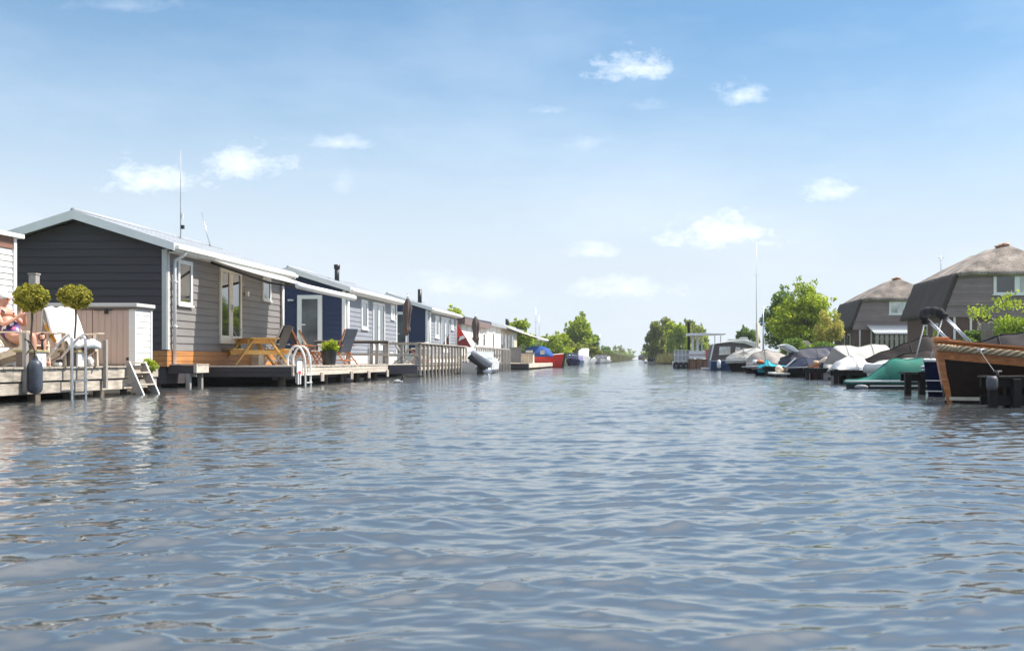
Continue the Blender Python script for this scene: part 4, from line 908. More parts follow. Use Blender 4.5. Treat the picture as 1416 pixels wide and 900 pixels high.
# furniture on the picket deck
recliner('folding_chair', 'weathered grey wooden lounge chair on the picket deck', PX(556, 42.5), 42.5, .1, greyw, cream, G_, .95, False, .5)
recliner('folding_chair', 'tan folding chair with a pale cushion behind the pickets', PX(580, 45.5), 45.5, 2.9, teak, whitec, G_, .95, True, .5)
T = thing('round_table', 'white cloth covered table behind the pickets', 'table', (PX(583, 44.3), 44.3, .5)); tx = PX(583, 44.3)
MB().lathe((tx, 44.3, 1.16), [(.42, 0), (.45, .01), (.45, .04), (0.02, .05)], 20).build('top', white, T, 'auto'); MB().tube([(tx, 44.3, .5), (tx, 44.3, 1.16)], .05).build('column', greyw, T)
T = thing('storage_box', 'white storage box on the deck beyond the railing', 'box', (PX(528, 40), 41, .53)); tx = PX(535, 41)
MB().box(tx-.5, tx+.1, 41, 41.5, .5, .92).build('body', white, T, bevel=.02); MB().box(tx-.53, tx+.13, 40.97, 41.53, .93, 1.0).build('lid', trimg, T, bevel=.02)
T = thing('canvas_sail', 'red triangular canvas with a white emblem beside the distant pale grey houseboat', 'canvas', (-11.0, 63.9, .5))
a, b, c = (PX(632, 63.9), 63.9, PZ(447, 63.9)), (PX(632, 63.9), 63.9, PZ(480, 63.9)), (PX(652, 63.9), 63.9, PZ(480, 63.9))
redc = M('red_canvas', (.55, .035, .025), .7, .15, 4, bump=.15); dred = M('deep_red_canvas', (.20, .022, .028), .7, .15, 4, bump=.15)
ab = tuple(a[i]*.42+b[i]*.58 for i in range(3)); ac = tuple(a[i]*.42+c[i]*.58 for i in range(3))
MB().add([a, ab, ac]+[(p[0], p[1]+.05, p[2]) for p in (a, ab, ac)], [(0, 1, 2), (3, 5, 4), (0, 3, 4, 1), (1, 4, 5, 2), (2, 5, 3, 0)]).build('upper_panel', redc, T)
MB().add([ab, b, c, ac]+[(p[0], p[1]+.05, p[2]) for p in (ab, b, c, ac)], [(0, 1, 2, 3), (4, 7, 6, 5), (0, 4, 5, 1), (1, 5, 6, 2), (2, 6, 7, 3), (3, 7, 4, 0)]).build('lower_panel', dred, T)
e = Vector((PX(638, 63.9), 63.86, PZ(468, 63.9))); MB().add([e+Vector(q) for q in ((-.18, 0, -.16), (.05, 0, -.05), (.22, 0, .02), (.14, 0, .2), (.0, 0, .14), (-.08, 0, .12))], [(0, 1, 2, 3, 4, 5)]).build('emblem', white, T).modifiers.new('s', 'SOLIDIFY').thickness = .02
MB().tube([(a[0]-.03, 63.93, .4), (a[0]-.03, 63.93, a[2]+.2)], .05).build('pole', whitetube, T)
# swimming bird
T = thing('duck', 'small black and white duck swimming near the picnic deck', 'duck', (PX(551, 30), 30, 0)); dx = PX(551, 30.5)
bod = MB().blob((dx, 30.5, .035), (.13, .075, .065), 14, 10).blob((dx-.11, 30.5, .055), (.05, .035, .025), 8, 6); bod.build('body', M('duck_plumage', (.62, .60, .56), .7, .5, 14), T, True)
MB().tube([(dx+.08, 30.5, .06), (dx+.11, 30.5, .12), (dx+.12, 30.5, .16)], [.035, .028, .03]).blob((dx+.13, 30.5, .175), (.042, .033, .034), 10, 8).build('head', blackp, T, True)
MB().bar((dx+.16, 30.5, .17), (dx+.21, 30.5, .162), .022, .012).build('bill', M('duck_bill', (.3, .25, .15)), T)

# ------------------------------------------------------------------ boats
tarps = dict(
 charcoal=M('charcoal_tarpaulin', (.040, .035, .037), .75, .18, 3, bump=.35, bs=9, spec=.15), brown=M('dark_brown_tarpaulin', (.036, .029, .027), .7, .18, 3, bump=.35, bs=9, spec=.15),
 white=M('white_tarpaulin', (.70, .69, .66), .6, .07, 3, bump=.3, bs=9, spec=.15), cream=M('cream_tarpaulin', (.56, .53, .48), .7, .10, 3, bump=.3, bs=9, spec=.15), beige=M('beige_tarpaulin', (.42, .37, .33), .75, .12, 3, bump=.3, bs=9, spec=.15),
 teal=M('teal_tarpaulin', (.005, .155, .105), .5, .12, 3, bump=.3, bs=8), navy=M('navy_tarpaulin', (.025, .033, .065), .65, .15, 3, bump=.3, bs=9, spec=.15), grey=M('grey_tarpaulin', (.10, .10, .12), .7, .12, 3, bump=.3, bs=9, spec=.15),
 taupe=M('taupe_canvas', (.16, .135, .125), .8, .12, 3, bump=.25, bs=9, spec=.15), cyan=M('cyan_tarpaulin', (.03, .36, .45), .5, .1, 3, bump=.3, bs=9, spec=.15), blue=M('blue_canvas', (.03, .09, .30), .7, .12, 3, bump=.2, bs=9, spec=.15))
strapm = M('dark_strap', (.06, .06, .065), .8)
hulls = dict(black=M('black_hull', (.005, .005, .006), .35, .2, 2, bump=.02, spec=.15), white=M('white_hull', (.74, .74, .73), .3, .06, 2, bump=.02), navy=M('navy_hull', (.006, .009, .032), .5, .15, 2, bump=.02, spec=.01),
 teal=M('dark_teal_hull', (.012, .03, .03), .3, .2, 2, bump=.02), maroon=M('maroon_hull', (.16, .022, .025), .35, .15, 2, bump=.03), blue=M('blue_hull', (.018, .06, .17), .3, .15, 2, bump=.02), red=M('red_hull', (.62, .022, .012), .35, .1, 2, bump=.02),
 brown=M('brown_barge_hull', (.20, .10, .055), .6, .25, 2, bump=.2), grey=M('grey_hull', (.36, .36, .37), .35, .08, 2, bump=.02))
def station(s, bow): return max(.03, min(1, (s/.55))**.62) if bow else min(1, .88+.3*s)
def hull(T, X0, L, Yc, B, z0, z1, mat, bow=True, rake=.3, n=18, rail=None, deck=None, foot=-.25, flare=.86):
    """hull lying across the bank, its canal end at X0; returns the sheer as (x, half beam, z)"""
    rings, sh = [], []
    for i in range(n+1):
        s = i/n; hb = B/2*station(s, bow)*(1 if s < .75 else 1-.55*((s-.75)/.25)**2); z = z0+(z1-z0)*(1-(1-s)**2)
        x = X0+L*s; rk = rake*(1-s)**3; ring = []
        for a, zz in ((1, z), (.97, z*.62), (flare, .0), (flare*.72, foot*.6), (.0, foot)):
            ring.append((x+rk*(1-(zz-foot)/(z-foot)), Yc-hb*a, zz))
        ring += [(p[0], 2*Yc-p[1], p[2]) for p in ring[-2::-1]]
        rings.append(ring); sh.append((x, hb, z))
    h = MB().loft(rings, False, True).build('hull', mat, T, 'auto')
    d = MB(); d.loft([[(x, Yc-hb*.97, z-.02), (x, Yc, z+.02), (x, Yc+hb*.97, z-.02)] for x, hb, z in sh], False, False); d.build('foredeck', deck or mat, T, True)
    if rail is not None:
        for s in (-1, 1): MB().tube([(x, Yc+s*(hb+.005), z-.02) for x, hb, z in sh], .028, 6).build('rub_rail', rail, T, True)
    return sh
def cover(T, Yc, sh, prof, mat, seed, skirt=.12, p=1.04, n=44, wr=.022, name='tarpaulin', over=.03):
    """tarpaulin: ridge heights prof = [(x, z)] above a sheer line, wrinkled, hanging a little over the gunwale"""
    xs = np.linspace(prof[0][0], prof[-1][0], n); pz = np.interp(xs, [q[0] for q in prof], [q[1] for q in prof])
    hb = np.interp(xs, [q[0] for q in sh], [q[1] for q in sh]); ez = np.interp(xs, [q[0] for q in sh], [q[2] for q in sh]); rings = []
    for i, x in enumerate(xs):
        ring = []
        for j in range(17):
            t = -1+2*j/16; f = 1-abs(t)**p; z = ez[i]+(max(pz[i], ez[i]+.02)-ez[i])*f
            fold = abs(t)**1.3*math.sin(x*13+3*mnoise.noise(Vector((x*2.1, t, seed*1.7)))*3)
            w = wr*.35*fold+wr*(mnoise.noise(Vector((x*1.7, t*2.5, seed)))*1.6+.5*math.sin(x*9+t*5+seed))*(1-abs(t)*.3)
            ring.append((x+.3*w, Yc+t*(hb[i]+over), z+w-(skirt+.02*math.sin(x*7+seed) if abs(t) > .99 else 0)))
        rings.append(ring)
    for q in range(n//3, n-2, n//3+2):
        MB().tube([(a_[0], Yc+(a_[1]-Yc)*1.01, a_[2]+.016) for a_ in rings[q]], .007, 5).build('strap', strapm, T, True)
    MB().tube([(r_[8][0], r_[8][1], r_[8][2]+.008) for r_ in rings], .010, 5).build('seam', mat, T, True)
    # close both ends down to the gunwale
    for k, sgn in ((0, -1), (-1, 1)):
        r = rings[k]; low = min(ez[k], min(q[2] for q in r)); e = [(q[0]+sgn*.04, q[1], min(q[2], ez[k]-skirt*.3)) for q in r]
        rings = [e]+rings if k == 0 else rings+[e]
    o = MB().loft(rings, False, False).build(name, mat, T, True); md = o.modifiers.new('s', 'SOLIDIFY'); md.thickness = .012; return o
def boat(label, px, Y, L, B, z0, z1, hm, bow, prof=None, tarp=None, rake=.3, rail=white, deck=None, name='moored_boat', cat='boat', seed=1, **k):
    X0 = PX(px, Y); T = thing(name, label, cat, (X0+L/2, Y, 0), 'boats moored along the bank of thatched houses')
    sh = hull(T, X0, L, Y, B, z0, z1, hulls[hm], bow, rake, rail=rail, deck=deck)
    if prof: cover(T, Y, sh, [(PX(a, Y), PZ(b, Y)) for a, b in prof], tarps[tarp], seed, **k)
    return T, X0, sh
def outboard(T, x, y, z, mat, s=1, dx=0, dy=-1, up=0):
    """engine on a transom facing (dx, dy): cowl, leg, cavitation plate, propeller"""
    o = MB(); rings = []
    for q, a, b in ((.0, .10, .13), (.08, .15, .20), (.22, .17, .25), (.34, .15, .23), (.42, .09, .14), (.44, .02, .04)):
        rings.append([(x+s*(dx*.12+a*math.cos(t)*(1 if dy else 1.4)), y+s*(dy*.12+b*math.sin(t)*(1 if dy else .7)), z+s*q) for t in np.linspace(0, 6.2832, 17)[:-1]])
    e = o.loft(rings).build('outboard_engine', mat, T, True)
    MB().bar((x+s*dx*.12, y+s*dy*.12, z), (x+s*dx*.16, y+s*dy*.16, z-.55*s), .13*s, .18*s).build('leg', blackp, e)
    MB().box(x+s*dx*.16-.1*s, x+s*dx*.16+.1*s, y+s*dy*.16-.14*s, y+s*dy*.16+.14*s, z-.46*s, z-.43*s).build('cavitation_plate', blackp, e)
    MB().box(x-.09*s, x+.09*s, y-.02, y+.06, z-.15*s, z+.05).build('bracket', steel, e)
    return e

# classic launch, its bow to the canal
X0 = PX(1293.5, 16.35); LY = 16.35
T = thing('wooden_launch', 'classic varnished launch with a near black hull and a rope along its gunwale', 'launch', (X0+3.5, LY, 0), 'boats moored along the bank of thatched houses')
varn = M('varnished_mahogany', (.46, .16, .045), .25, .3, 5, (.6, 5, 5), .06, 40); ropec = M('pale_rope', (.52, .40, .26), .9, .3, 30, bump=.7, bs=70)
rings, sh = [], []
for i in range(23):
    s = i/22; L = 7.0; hb = .96*max(.035, math.sin(min(1, s/.52)*math.pi/2)**.85)*(1 if s < .6 else 1-.35*((s-.6)/.4)**2); z = .70+.285*(1-min(1, s/.62))**1.7; x = X0+L*s; rk = .20*(1-s)**4
    ring = [(x+rk*(1-(zz+.35)/(z+.35)), LY-hb*a, zz) for a, zz in ((1, z), (1.0, z*.80), (.93, z*.45), (.80, .02), (.5, -.2), (0, -.35))]
    ring += [(p[0], 2*LY-p[1], p[2]) for p in ring[-2::-1]]; rings.append(ring); sh.append((x, hb, z))
MB().loft(rings, False, True).build('hull', M('dark_mahogany_hull', (.016, .0075, .0045), .35, .3, 3, (.5, 4, 4), .03, spec=.15), T, 'auto')
for s in (-1, 1):
    MB().loft([[(x+.0, LY+s*(hb+.012), z+.004), (x, LY+s*(hb+.03), z-.02), (x, LY+s*(hb+.012), z-.27), (x, LY+s*(hb-.02), z-.27), (x, LY+s*(hb-.02), z)] for x, hb, z in sh]).build('sheer_strake', varn, T, 'auto')
    MB().loft([[(x-.01, LY+s*(hb-.09), z+.012), (x-.01, LY+s*(hb+.045), z+.012), (x-.01, LY+s*(hb+.045), z+.045), (x-.01, LY+s*(hb-.09), z+.045)] for x, hb, z in sh]).build('gunwale', varn, T, 'auto')
    # twisted rope fender
    rp_ = MB(); path = smoothpath([(x, LY+s*(hb+.062), z-.085) for x, hb, z in [sh[0], tuple((sh[0][i]+sh[1][i]*(1.25 if i == 1 else 1))/2 for i in range(3))]+sh[1:]], 14)
    for k in range(3):
        rp_.tube([(p.x, p.y+s*.034*math.cos(i*.42+k*2.094), p.z+.034*math.sin(i*.42+k*2.094)) for i, p in enumerate(path)], .026, 6)
    rp_.build('rope_fender', ropec, T, True)
    MB().loft([[(x, LY+s*(hb*.935+.012), .10), (x, LY+s*(hb*.94+.006), .045), (x, LY+s*(hb*.80), .04), (x, LY+s*(hb*.80), .10)] for x, hb, z in [(q[0]+.14*(1-i/22)**4, q[1]*.88, q[2]) for i, q in enumerate(sh)]]).build('boot_stripe', M('cream_boot_stripe', (.60, .55, .42), .5), T, 'auto')
d = MB().loft([[(x, LY-hb*.95, z+.01), (x, LY-hb*.4, z+.055), (x, LY+hb*.4, z+.055), (x, LY+hb*.95, z+.01)] for x, hb, z in sh[:9]], False, False).build('foredeck', varn, T, True)
MB().add([(X0-.035+t*.23, LY+w, z) for t, z in ((0, 1.03), (.2, .75), (.55, .35), (1, -.1)) for w in (-.055, .055)]+[(X0+.10+t*.23, LY+w, z) for t, z in ((0, 1.03), (.2, .75), (.55, .35), (1, -.1)) for w in (-.075, .075)],
         [(0, 1, 3, 2), (2, 3, 5, 4), (4, 5, 7, 6), (8, 10, 11, 9), (10, 12, 13, 11), (12, 14, 15, 13), (0, 2, 10, 8), (2, 4, 12, 10), (4, 6, 14, 12), (1, 9, 11, 3), (3, 11, 13, 5), (5, 13, 15, 7), (0, 8, 9, 1), (6, 7, 15, 14)]).build('stem_post', varn, T)
MB().box(X0-.05, X0+.20, LY-.085, LY+.085, .985, 1.06).build('stem_head', varn, T, bevel=.012)
cl = MB().tube([(PX(1349, 15.55), 15.50, .86), (PX(1362, 15.55), 15.50, .845)], .012).tube([(PX(1355, 15.55), 15.5, .80), (PX(1355, 15.55), 15.5, .86)], .016); cl.build('cleat', steel, T, True)
for k in range(2): MB().box(X0+2.9+k*1.6, X0+3.3+k*1.6, LY-.8, LY+.8, .46, .50).build('thwart', varn, T)
T = thing('mooring_line', 'thin mooring line from the launch to the near mooring stage', 'rope', (PX(1358, 15.4), 15.4, .5))
MB().tube(smoothpath([(PX(1355, 15.5), 15.5, .84), (PX(1362, 15.3), 15.3, .72), (PX(1376, 14.95), 14.95, .51)]), .0055, 6).build('strand', M('grey_cord', (.32, .30, .27), .8), T, True)

# mooring stages of dark timber
def stage(label, x0, x1, y0, y1, zt, posts, rails):
    T = thing('mooring_stage', label, 'mooring stage', (x0, y0, 0), 'dark mooring stages between the boats')
    for x, y, zz in posts: MB().box(x-.06, x+.06, y-.06, y+.06, -.8, zz).build('post', blackw, T, bevel=.012)
    for z in rails: MB().box(x0, x1, y0-.03, y0+.03, z-.07, z+.07).build('beam', blackw, T, bevel=.01); MB().box(x0, x1, y1-.03, y1+.03, z-.07, z+.07).build('beam', blackw, T)
    planks(T, x0-.03, x1, y0-.05, y1+.05, zt, M('wet_grey_plank', (.05, .044, .038), .7, .3, 6, spec=.2), 'y', .16)
    return T
a = PX(1362, 14.9)
T = stage('near dark timber mooring stage in front of the black launch', a, a+3.2, 14.75, 15.1, .46, [(a+.06, 14.75, .40), (a+.38, 14.70, .42), (a+.42, 15.1, .40), (a+1.6, 14.75, .4)], [.36, .10])
MB().tube([(a+.15, 14.8, .46), (a+.15, 14.8, .54)], .024, 8).tube([(a+.09, 14.8, .525), (a+.21, 14.8, .525)], .015, 8).build('bollard', M('worn_iron', (.12, .11, .10), .6), T, True)
MB().lathe((a+.02, 14.66, .26), [(.07, 0), (.085, .05), (.085, .15), (.06, .2)], 12).build('fender_roll', M('dark_fender', (.07, .07, .08), .6), T, True)
a = PX(1249, 20.2)
T = stage('dark timber mooring stage with a steel bollard beside the teal boat', a, a+1.0, 20.05, 20.4, .45, [(a+.05, 20.05, .42), (a+.32, 20.0, .46), (a+.42, 20.4, .44), (a+.62, 20.1, .4)], [.34])
MB().tube([(a+.38, 20.1, .45), (a+.38, 20.1, .53)], .045, 10).blob((a+.38, 20.1, .55), (.07, .07, .04), 10, 6).build('bollard', steel, T, True)
for k, (px, Y, lab) in enumerate(((1150, 29.4, 'dark timber mooring stage under the white wrapped outboard'), (1112, 35.6, 'dark timber mooring stage beside the maroon hull'), (1056, 44, 'dark timber mooring stage beside the cyan tarpaulin'))):
    a = PX(px, Y); stage(lab, a, a+2.5, Y-.2, Y+.2, .40, [(a+.08, Y-.2, .42), (a+.45, Y-.2, .4), (a+1.4, Y-.2, .4), (a+.3, Y+.2, .42)], [.3])

# navy boat with a bimini, behind the launch
T, X0, sh = boat('navy hulled boat with a white gunwale and a folded black bimini behind the launch', 1277.5, 19.3, 6.0, 1.8, .70, .66, 'navy', True, None, rake=.12, rail=white, deck=white)
for z, k in ((.10, .90), (.30, .955)): MB().tube([(x+.02, 19.3-hb*k-.012, z) for x, hb, zz in sh], .012, 6).build('waterline_stripe', whitetube, T, True)
MB().loft([[(x, 19.3-hb*.8, z+.02), (x, 19.3-hb*.6, z+.14), (x, 19.3+hb*.6, z+.14), (x, 19.3+hb*.8, z+.02)] for x, hb, z in sh[3:]], False, True).build('cabin_top', white, T, 'auto')
bt = steel
y1, y2 = 18.5, 20.1
n1, n2 = (PX(1304, y1), y1, PZ(437, y1)), (PX(1281, y2), y2, PZ(442, y2))
for d_ in (0, .045):
    MB().tube([(n1[0]+d_, y1+d_*.4, n1[2]+.0), (PX(1352, y1)+d_, y1, PZ(486, y1))], .017, 8).tube([(n2[0]+d_, y2, n2[2]), (PX(1326, y2)+d_, y2, PZ(487, y2))], .017, 8).build('bimini_leg', bt, T, True)
MB().tube([(n1[0], y1, n1[2]), (PX(1287, y1), y1, PZ(495, y1)-.02)], .013, 8).tube([(n2[0]-.02, y2, n2[2]), (PX(1267, y2), y2, PZ(487, y2)-.08)], .013, 8).build('bimini_strut', whitetube, T, True)
bp = smoothpath([(n1[0]+.02, y1-.02, n1[2]-.03), (n1[0]-.05, y1+.12, n1[2]+.08), (n1[0]-.06, (y1+y2)/2, n1[2]+.12), (n2[0]-.08, y2-.1, n2[2]+.10), (n2[0]-.0, y2+.03, n2[2]-.06)], 6)
MB().tube(bp, [.082+.012*math.sin(i*1.7) for i in range(len(bp))], 10).build('bimini_roll', M('black_canvas', (.008, .008, .010), .9, .3, 6, bump=.4), T, True)

# teal covered speedboat
X0 = PX(1168, 24.5); T = thing('speedboat', 'low speedboat under a tall teal tarpaulin', 'boat', (X0+2.5, 24.5, 0), 'boats moored along the bank of thatched houses')
sh = hull(T, X0, 5.0, 24.5, 1.9, .19, .24, hulls['teal'], True, .10, rail=white)
cover(T, 24.5, sh, [(PX(a, 24.5), PZ(b, 24.5)) for a, b in ((1169, 526), (1186, 524.5), (1200, 522), (1206, 517), (1218, 508), (1230, 498), (1236, 496), (1256, 497), (1274, 495), (1278, 497), (1281, 515), (1330, 518))], tarps['teal'], 3, .06, 3.2, 48, .014)
for s_ in (-1, 1): MB().box(X0+.4, X0+4.5, 24.5+s_*.93-.02, 24.5+s_*.93+.02, .075, .10).build('trim_stripe', whitetube, T)
MB().blob((X0+.28, 23.95, .05), (.17, .07, .06), 10, 6).build('bow_fender', grey_f := M('grey_fender', (.22, .22, .25), .6), T, True)
T, X0, sh = boat('long white boat whose side shows on both sides of the teal tarpaulin', 1195, 27.6, 6, 2.0, .55, .68, 'white', True, [(1196, 507), (1215, 500), (1245, 496.5), (1300, 496), (1330, 497)], 'white', .25, None, seed=4, skirt=.2)
# boat with a wrapped outboard
T, X0, sh = boat('dark boat with its stern and outboard wrapped in white cloth', 1156, 30.2, 5.5, 1.9, .38, .5, 'black', False, [(1152, 507), (1158, 500), (1170, 494), (1182, 492), (1190, 494), (1195, 502), (1230, 505)], 'white', 0, white, seed=5, skirt=.08, p=2.0, wr=.05)
outboard(T, X0+.1, 30.2, .2, blackp, .65, -1, 0)
MB().box(X0+1.3, X0+2.6, 29.22, 29.25, .04, .20).build('side_panel', hulls['grey'], T)
# big brown covered boats between
boat('boat under a long sloping dark brown tarpaulin, two folds deep', 1188, 33.0, 7.5, 2.4, .42, .6, 'black', True, [(1189, 499), (1200, 494.5), (1280, 464.5), (1294, 466), (1330, 472), (1400, 478)], 'brown', .3, None, seed=6, skirt=.3, wr=.03)
boat('boat under a dark brown tarpaulin with a low ridge behind the navy boat', 1232, 29.0, 6, 2.3, .45, .6, 'black', True, [(1233, 497), (1250, 489), (1275, 485), (1300, 486), (1340, 480), (1420, 476)], 'brown', .2, None, seed=16, skirt=.25, wr=.03)
boat('boat under a wide charcoal tarpaulin rising behind the launch rail', 1318, 21.9, 7, 2.6, .6, .75, 'black', True, [(1322, 486), (1336, 475.5), (1360, 470), (1416, 459), (1500, 452)], 'charcoal', .2, None, seed=7, skirt=.18, wr=.04)
# cream cover with a deep V fold
T, X0, sh = boat('boat under a cream cover with a steep grey folded front', 1138, 36.5, 5.0, 2.3, .30, .5, 'grey', False, [(1138, 503), (1146, 492), (1153, 480), (1158, 478.5), (1180, 479), (1200, 478), (1215, 477), (1224, 477), (1229, 482), (1232, 497)], 'cream', .0, None, seed=8, skirt=.25, p=1.6, wr=.03)
fold = MB(); xa, xb, xc = PX(1138, 35.3), PX(1152, 35.3), PX(1172, 35.3)
fold.add([(xa, 35.32, PZ(503, 35.3)), (xb, 35.25, PZ(481, 35.3)), (xc, 35.15, PZ(494, 35.3)), (xc-.1, 35.2, PZ(505, 35.3))], [(0, 1, 2, 3)]); fold.build('front_flap', tarps['beige'], T).modifiers.new('s', 'SOLIDIFY').thickness = .015
outboard(T, X0+.12, 36.5, .28, blackp, .75, -1, 0)
T, X0, sh = boat('maroon hulled boat with clutter on its stern deck', 1119, 37.6, 6, 2.0, .40, .55, 'maroon', False, None, None, 0, hulls['grey'], deck=teak)
MB().box(X0+.05, X0+.9, 36.9, 38.2, .40, .50).build('stern_locker', teak, T); MB().blob((X0+.55, 37.2, .60), (.22, .18, .16), 12, 8, .5, 2).build('cushion', creamwood, T, True); MB().blob((X0+.2, 37.3, .56), (.14, .14, .1), 12, 8, .5, 4).build('rolled_rope', ropec, T, True)
MB().box(X0-.02, X0+5, 36.62, 36.65, .22, .26).build('trim_stripe', hulls['grey'], T)
T, X0, sh = boat('navy covered cruiser with a pale swept screen edge and a low swim platform', 1084, 41.0, 7.5, 2.4, .38, .6, 'black', False, [(1088, 510), (1096, 503), (1106, 496), (1112, 494), (1122, 497), (1160, 496)], 'navy', 0, hulls['grey'], seed=9, skirt=.06, p=2.4)
MB().box(PX(1066, 41), X0+.1, 40.0, 42.0, .10, .18).build('swim_platform', cream, T, bevel=.02); MB().blob((PX(1075, 41), 40.6, .30), (.16, .16, .16), 12, 8, .5, 3).blob((PX(1081, 41), 40.9, .24), (.14, .14, .10), 12, 8, .5, 6).build('towel_heap', creamwood, T, True)
MB().add([(PX(1084, 39.9), 39.85, PZ(508, 39.9)), (PX(1087, 39.9), 39.85, PZ(508, 39.9)), (PX(1102, 39.9), 39.95, PZ(495, 39.9)), (PX(1099, 39.9), 39.95, PZ(495, 39.9))], [(0, 1, 2, 3)]).build('screen_edge', white, T).modifiers.new('s', 'SOLIDIFY').thickness = .05
T, X0, sh = boat('boat under a grey cover with a white roof visor', 1076, 48.0, 9, 2.6, .6, .8, 'navy', True, [(1078, 497), (1090, 490), (1100, 485), (1106, 483), (1130, 481), (1142, 482), (1150, 488)], 'grey', .3, None, seed=10, skirt=.3, wr=.04)
MB().prism([(PX(1083, 47), PZ(477, 47)), (PX(1088, 47), PZ(475.5, 47)), (PX(1098, 47), PZ(480, 47)), (PX(1104, 47), PZ(486, 47)), (PX(1100, 47), PZ(487, 47)), (PX(1088, 47), PZ(481.5, 47))], 'y', 46.9, 48.9).build('roof_visor', white, T, bevel=.02)
MB().bar((PX(1092, 47), 47.3, PZ(482, 47)), (PX(1090, 47), 47.3, PZ(491, 47)), .05).build('visor_post', white, T)
boat('boat under a slate blue cover behind the grey covered one', 1108, 55.0, 9, 2.8, .7, .9, 'white', True, [(1110, 492), (1122, 481), (1140, 479), (1165, 480)], 'navy', .3, None, seed=11, skirt=.3)
T, X0, sh = boat('boat under a long beige cover with a dark side window', 1026, 52.0, 9.5, 2.7, .34, .6, 'black', True, [(1032, 499), (1040, 490), (1047, 486), (1056, 484.5), (1068, 486), (1080, 489), (1095, 493), (1110, 497)], 'beige', .4, white, seed=12, skirt=.1, wr=.04)
T, X0, sh = boat('small open boat with a cyan tarpaulin and an orange bundle', 1040, 44.5, 4.2, 1.6, .30, .4, 'navy', True, [(1048, 506), (1054, 502), (1058, 498), (1063, 499), (1066, 503), (1090, 507)], 'cyan', .3, pilew, seed=13, skirt=.16)
MB().blob((PX(1051, 44), 44, PZ(500.5, 44)), (.2, .2, .1), 12, 8, .4, 3).build('bundle', M('orange_bundle', (.55, .16, .06), .7), T, True); MB().blob((PX(1044, 44), 44, PZ(501, 44)), (.12, .12, .12), 12, 8, .4, 6).build('white_bundle', towel, T, True)
T, X0, sh = boat('dark hulled cruiser with a beige cabin cover and small dark window', 1003, 60.0, 11, 2.9, .66, .8, 'black', True, [(1004, 494), (1012, 489), (1022, 484.5), (1030, 482.5), (1045, 481), (1062, 484), (1078, 490)], 'cream', .5, white, seed=14, skirt=.18, wr=.03)
MB().prism([(PX(1020, 58.4), PZ(490.5, 58.4)), (PX(1029, 58.4), PZ(485.5, 58.4)), (PX(1036, 58.4), PZ(489.5, 58.4))], 'y', 58.62, 59.2).build('window', glass, T)
# grey cabin cruiser with its canvas tent
X0 = PX(981, 68); T = thing('cabin_cruiser', 'blue hulled cabin cruiser with a taupe canvas tent and a cream roof', 'cruiser', (X0+4, 68, 0), 'boats moored along the bank of thatched houses')
sh = hull(T, X0, 10, 68, 3.2, .62, .85, hulls['blue'], False, 0, rail=white, deck=white)
y = 66.5
MB().prism([(PX(981, y), PZ(498.5, y)), (PX(986, y), PZ(476, y)), (PX(1010, y), PZ(474, y)), (PX(1030, y), PZ(475, y)), (PX(1048, y), PZ(484, y)), (PX(1052, y), PZ(497, y))], 'y', 66.6, 69.4).build('canvas_tent', tarps['taupe'], T, bevel=.06)
MB().prism([(PX(986, y), PZ(475.6, y)), (PX(1008, y), PZ(471.5, y)), (PX(1030, y), PZ(470, y)), (PX(1044, y), PZ(473, y)), (PX(1052, y), PZ(480, y)), (PX(1050, y), PZ(483, y)), (PX(1030, y), PZ(475, y)), (PX(1010, y), PZ(473.6, y))], 'y', 66.5, 69.5).build('roof', cream, T, bevel=.03)
for a, b in ((994, 1010), (1016, 1034)): MB().prism([(PX(a, y), PZ(491, y)), (PX(a+1, y), PZ(479.5, y)), (PX(b, y), PZ(479 if a < 1000 else 481.5, y)), (PX(b, y), PZ(490 if a < 1000 else 484, y))], 'y', 66.52, 66.6).build('window', glasspale if a < 1000 else glass, T)
MB().prism([(PX(981, y), PZ(498.5, y)), (PX(986, y), PZ(475.5, y)), (PX(988, y), PZ(475.5, y)), (PX(983, y), PZ(498.5, y))], 'y', 66.45, 66.6).build('tent_pole', whitetube, T)
MB().box(PX(1010, y), PX(1037, y), 67.3, 68.7, PZ(469.8, y), PZ(468.4, y)).build('roof_rack', steel, T); MB().box(PX(1026, y), PX(1036, y), 67.5, 68.5, PZ(468.4, y), PZ(466, y)).build('roof_box', white, T, bevel=.03)
MB().lathe((PX(994, 66.3), 66.25, .12), [(.05, 0), (.13, .06), (.13, .48), (.05, .56)], 12).build('hull_fender', white, T, True)
MB().box(X0-.5, X0, 67, 69, .06, .16).build('swim_platform', white, T)
# brown barge with a T-roof
X0 = PX(951.5, 80); T = thing('work_barge', 'brown sided barge with a flat white roof on posts', 'barge', (X0+4, 80, 0), 'boats moored along the bank of thatched houses')
MB().box(X0, X0+7, 78.7, 81.3, -.3, .74).build('hull', hulls['brown'], T, bevel=.04)
for k in range(3): MB().box(X0+.02+k*.52, X0+.06+k*.52, 78.66, 78.7, 0, .74).build('side_rib', blackw, T)
MB().box(X0+.0, X0+1.4, 78.62, 78.68, .80, 1.36).build('side_board', white, T); MB().box(X0-.0, X0+1.45, 78.6, 78.64, 1.02, 1.1).build('rail', M('pink_rail', (.55, .3, .28)), T)
MB().box(X0+1.30, X0+1.62, 78.5, 78.62, .7, 1.5).build('red_panel', M('faded_red', (.52, .16, .13)), T)
yr = 79.4
MB().prism([(PX(950, yr), PZ(461, yr)), (PX(967, yr), PZ(460.6, yr)), (PX(1003, yr), PZ(461.5, yr)), (PX(1003, yr), PZ(462.5, yr)), (PX(967, yr), PZ(464, yr)), (PX(950, yr), PZ(464, yr))], 'y', 78.8, 81.2).build('roof', white, T)
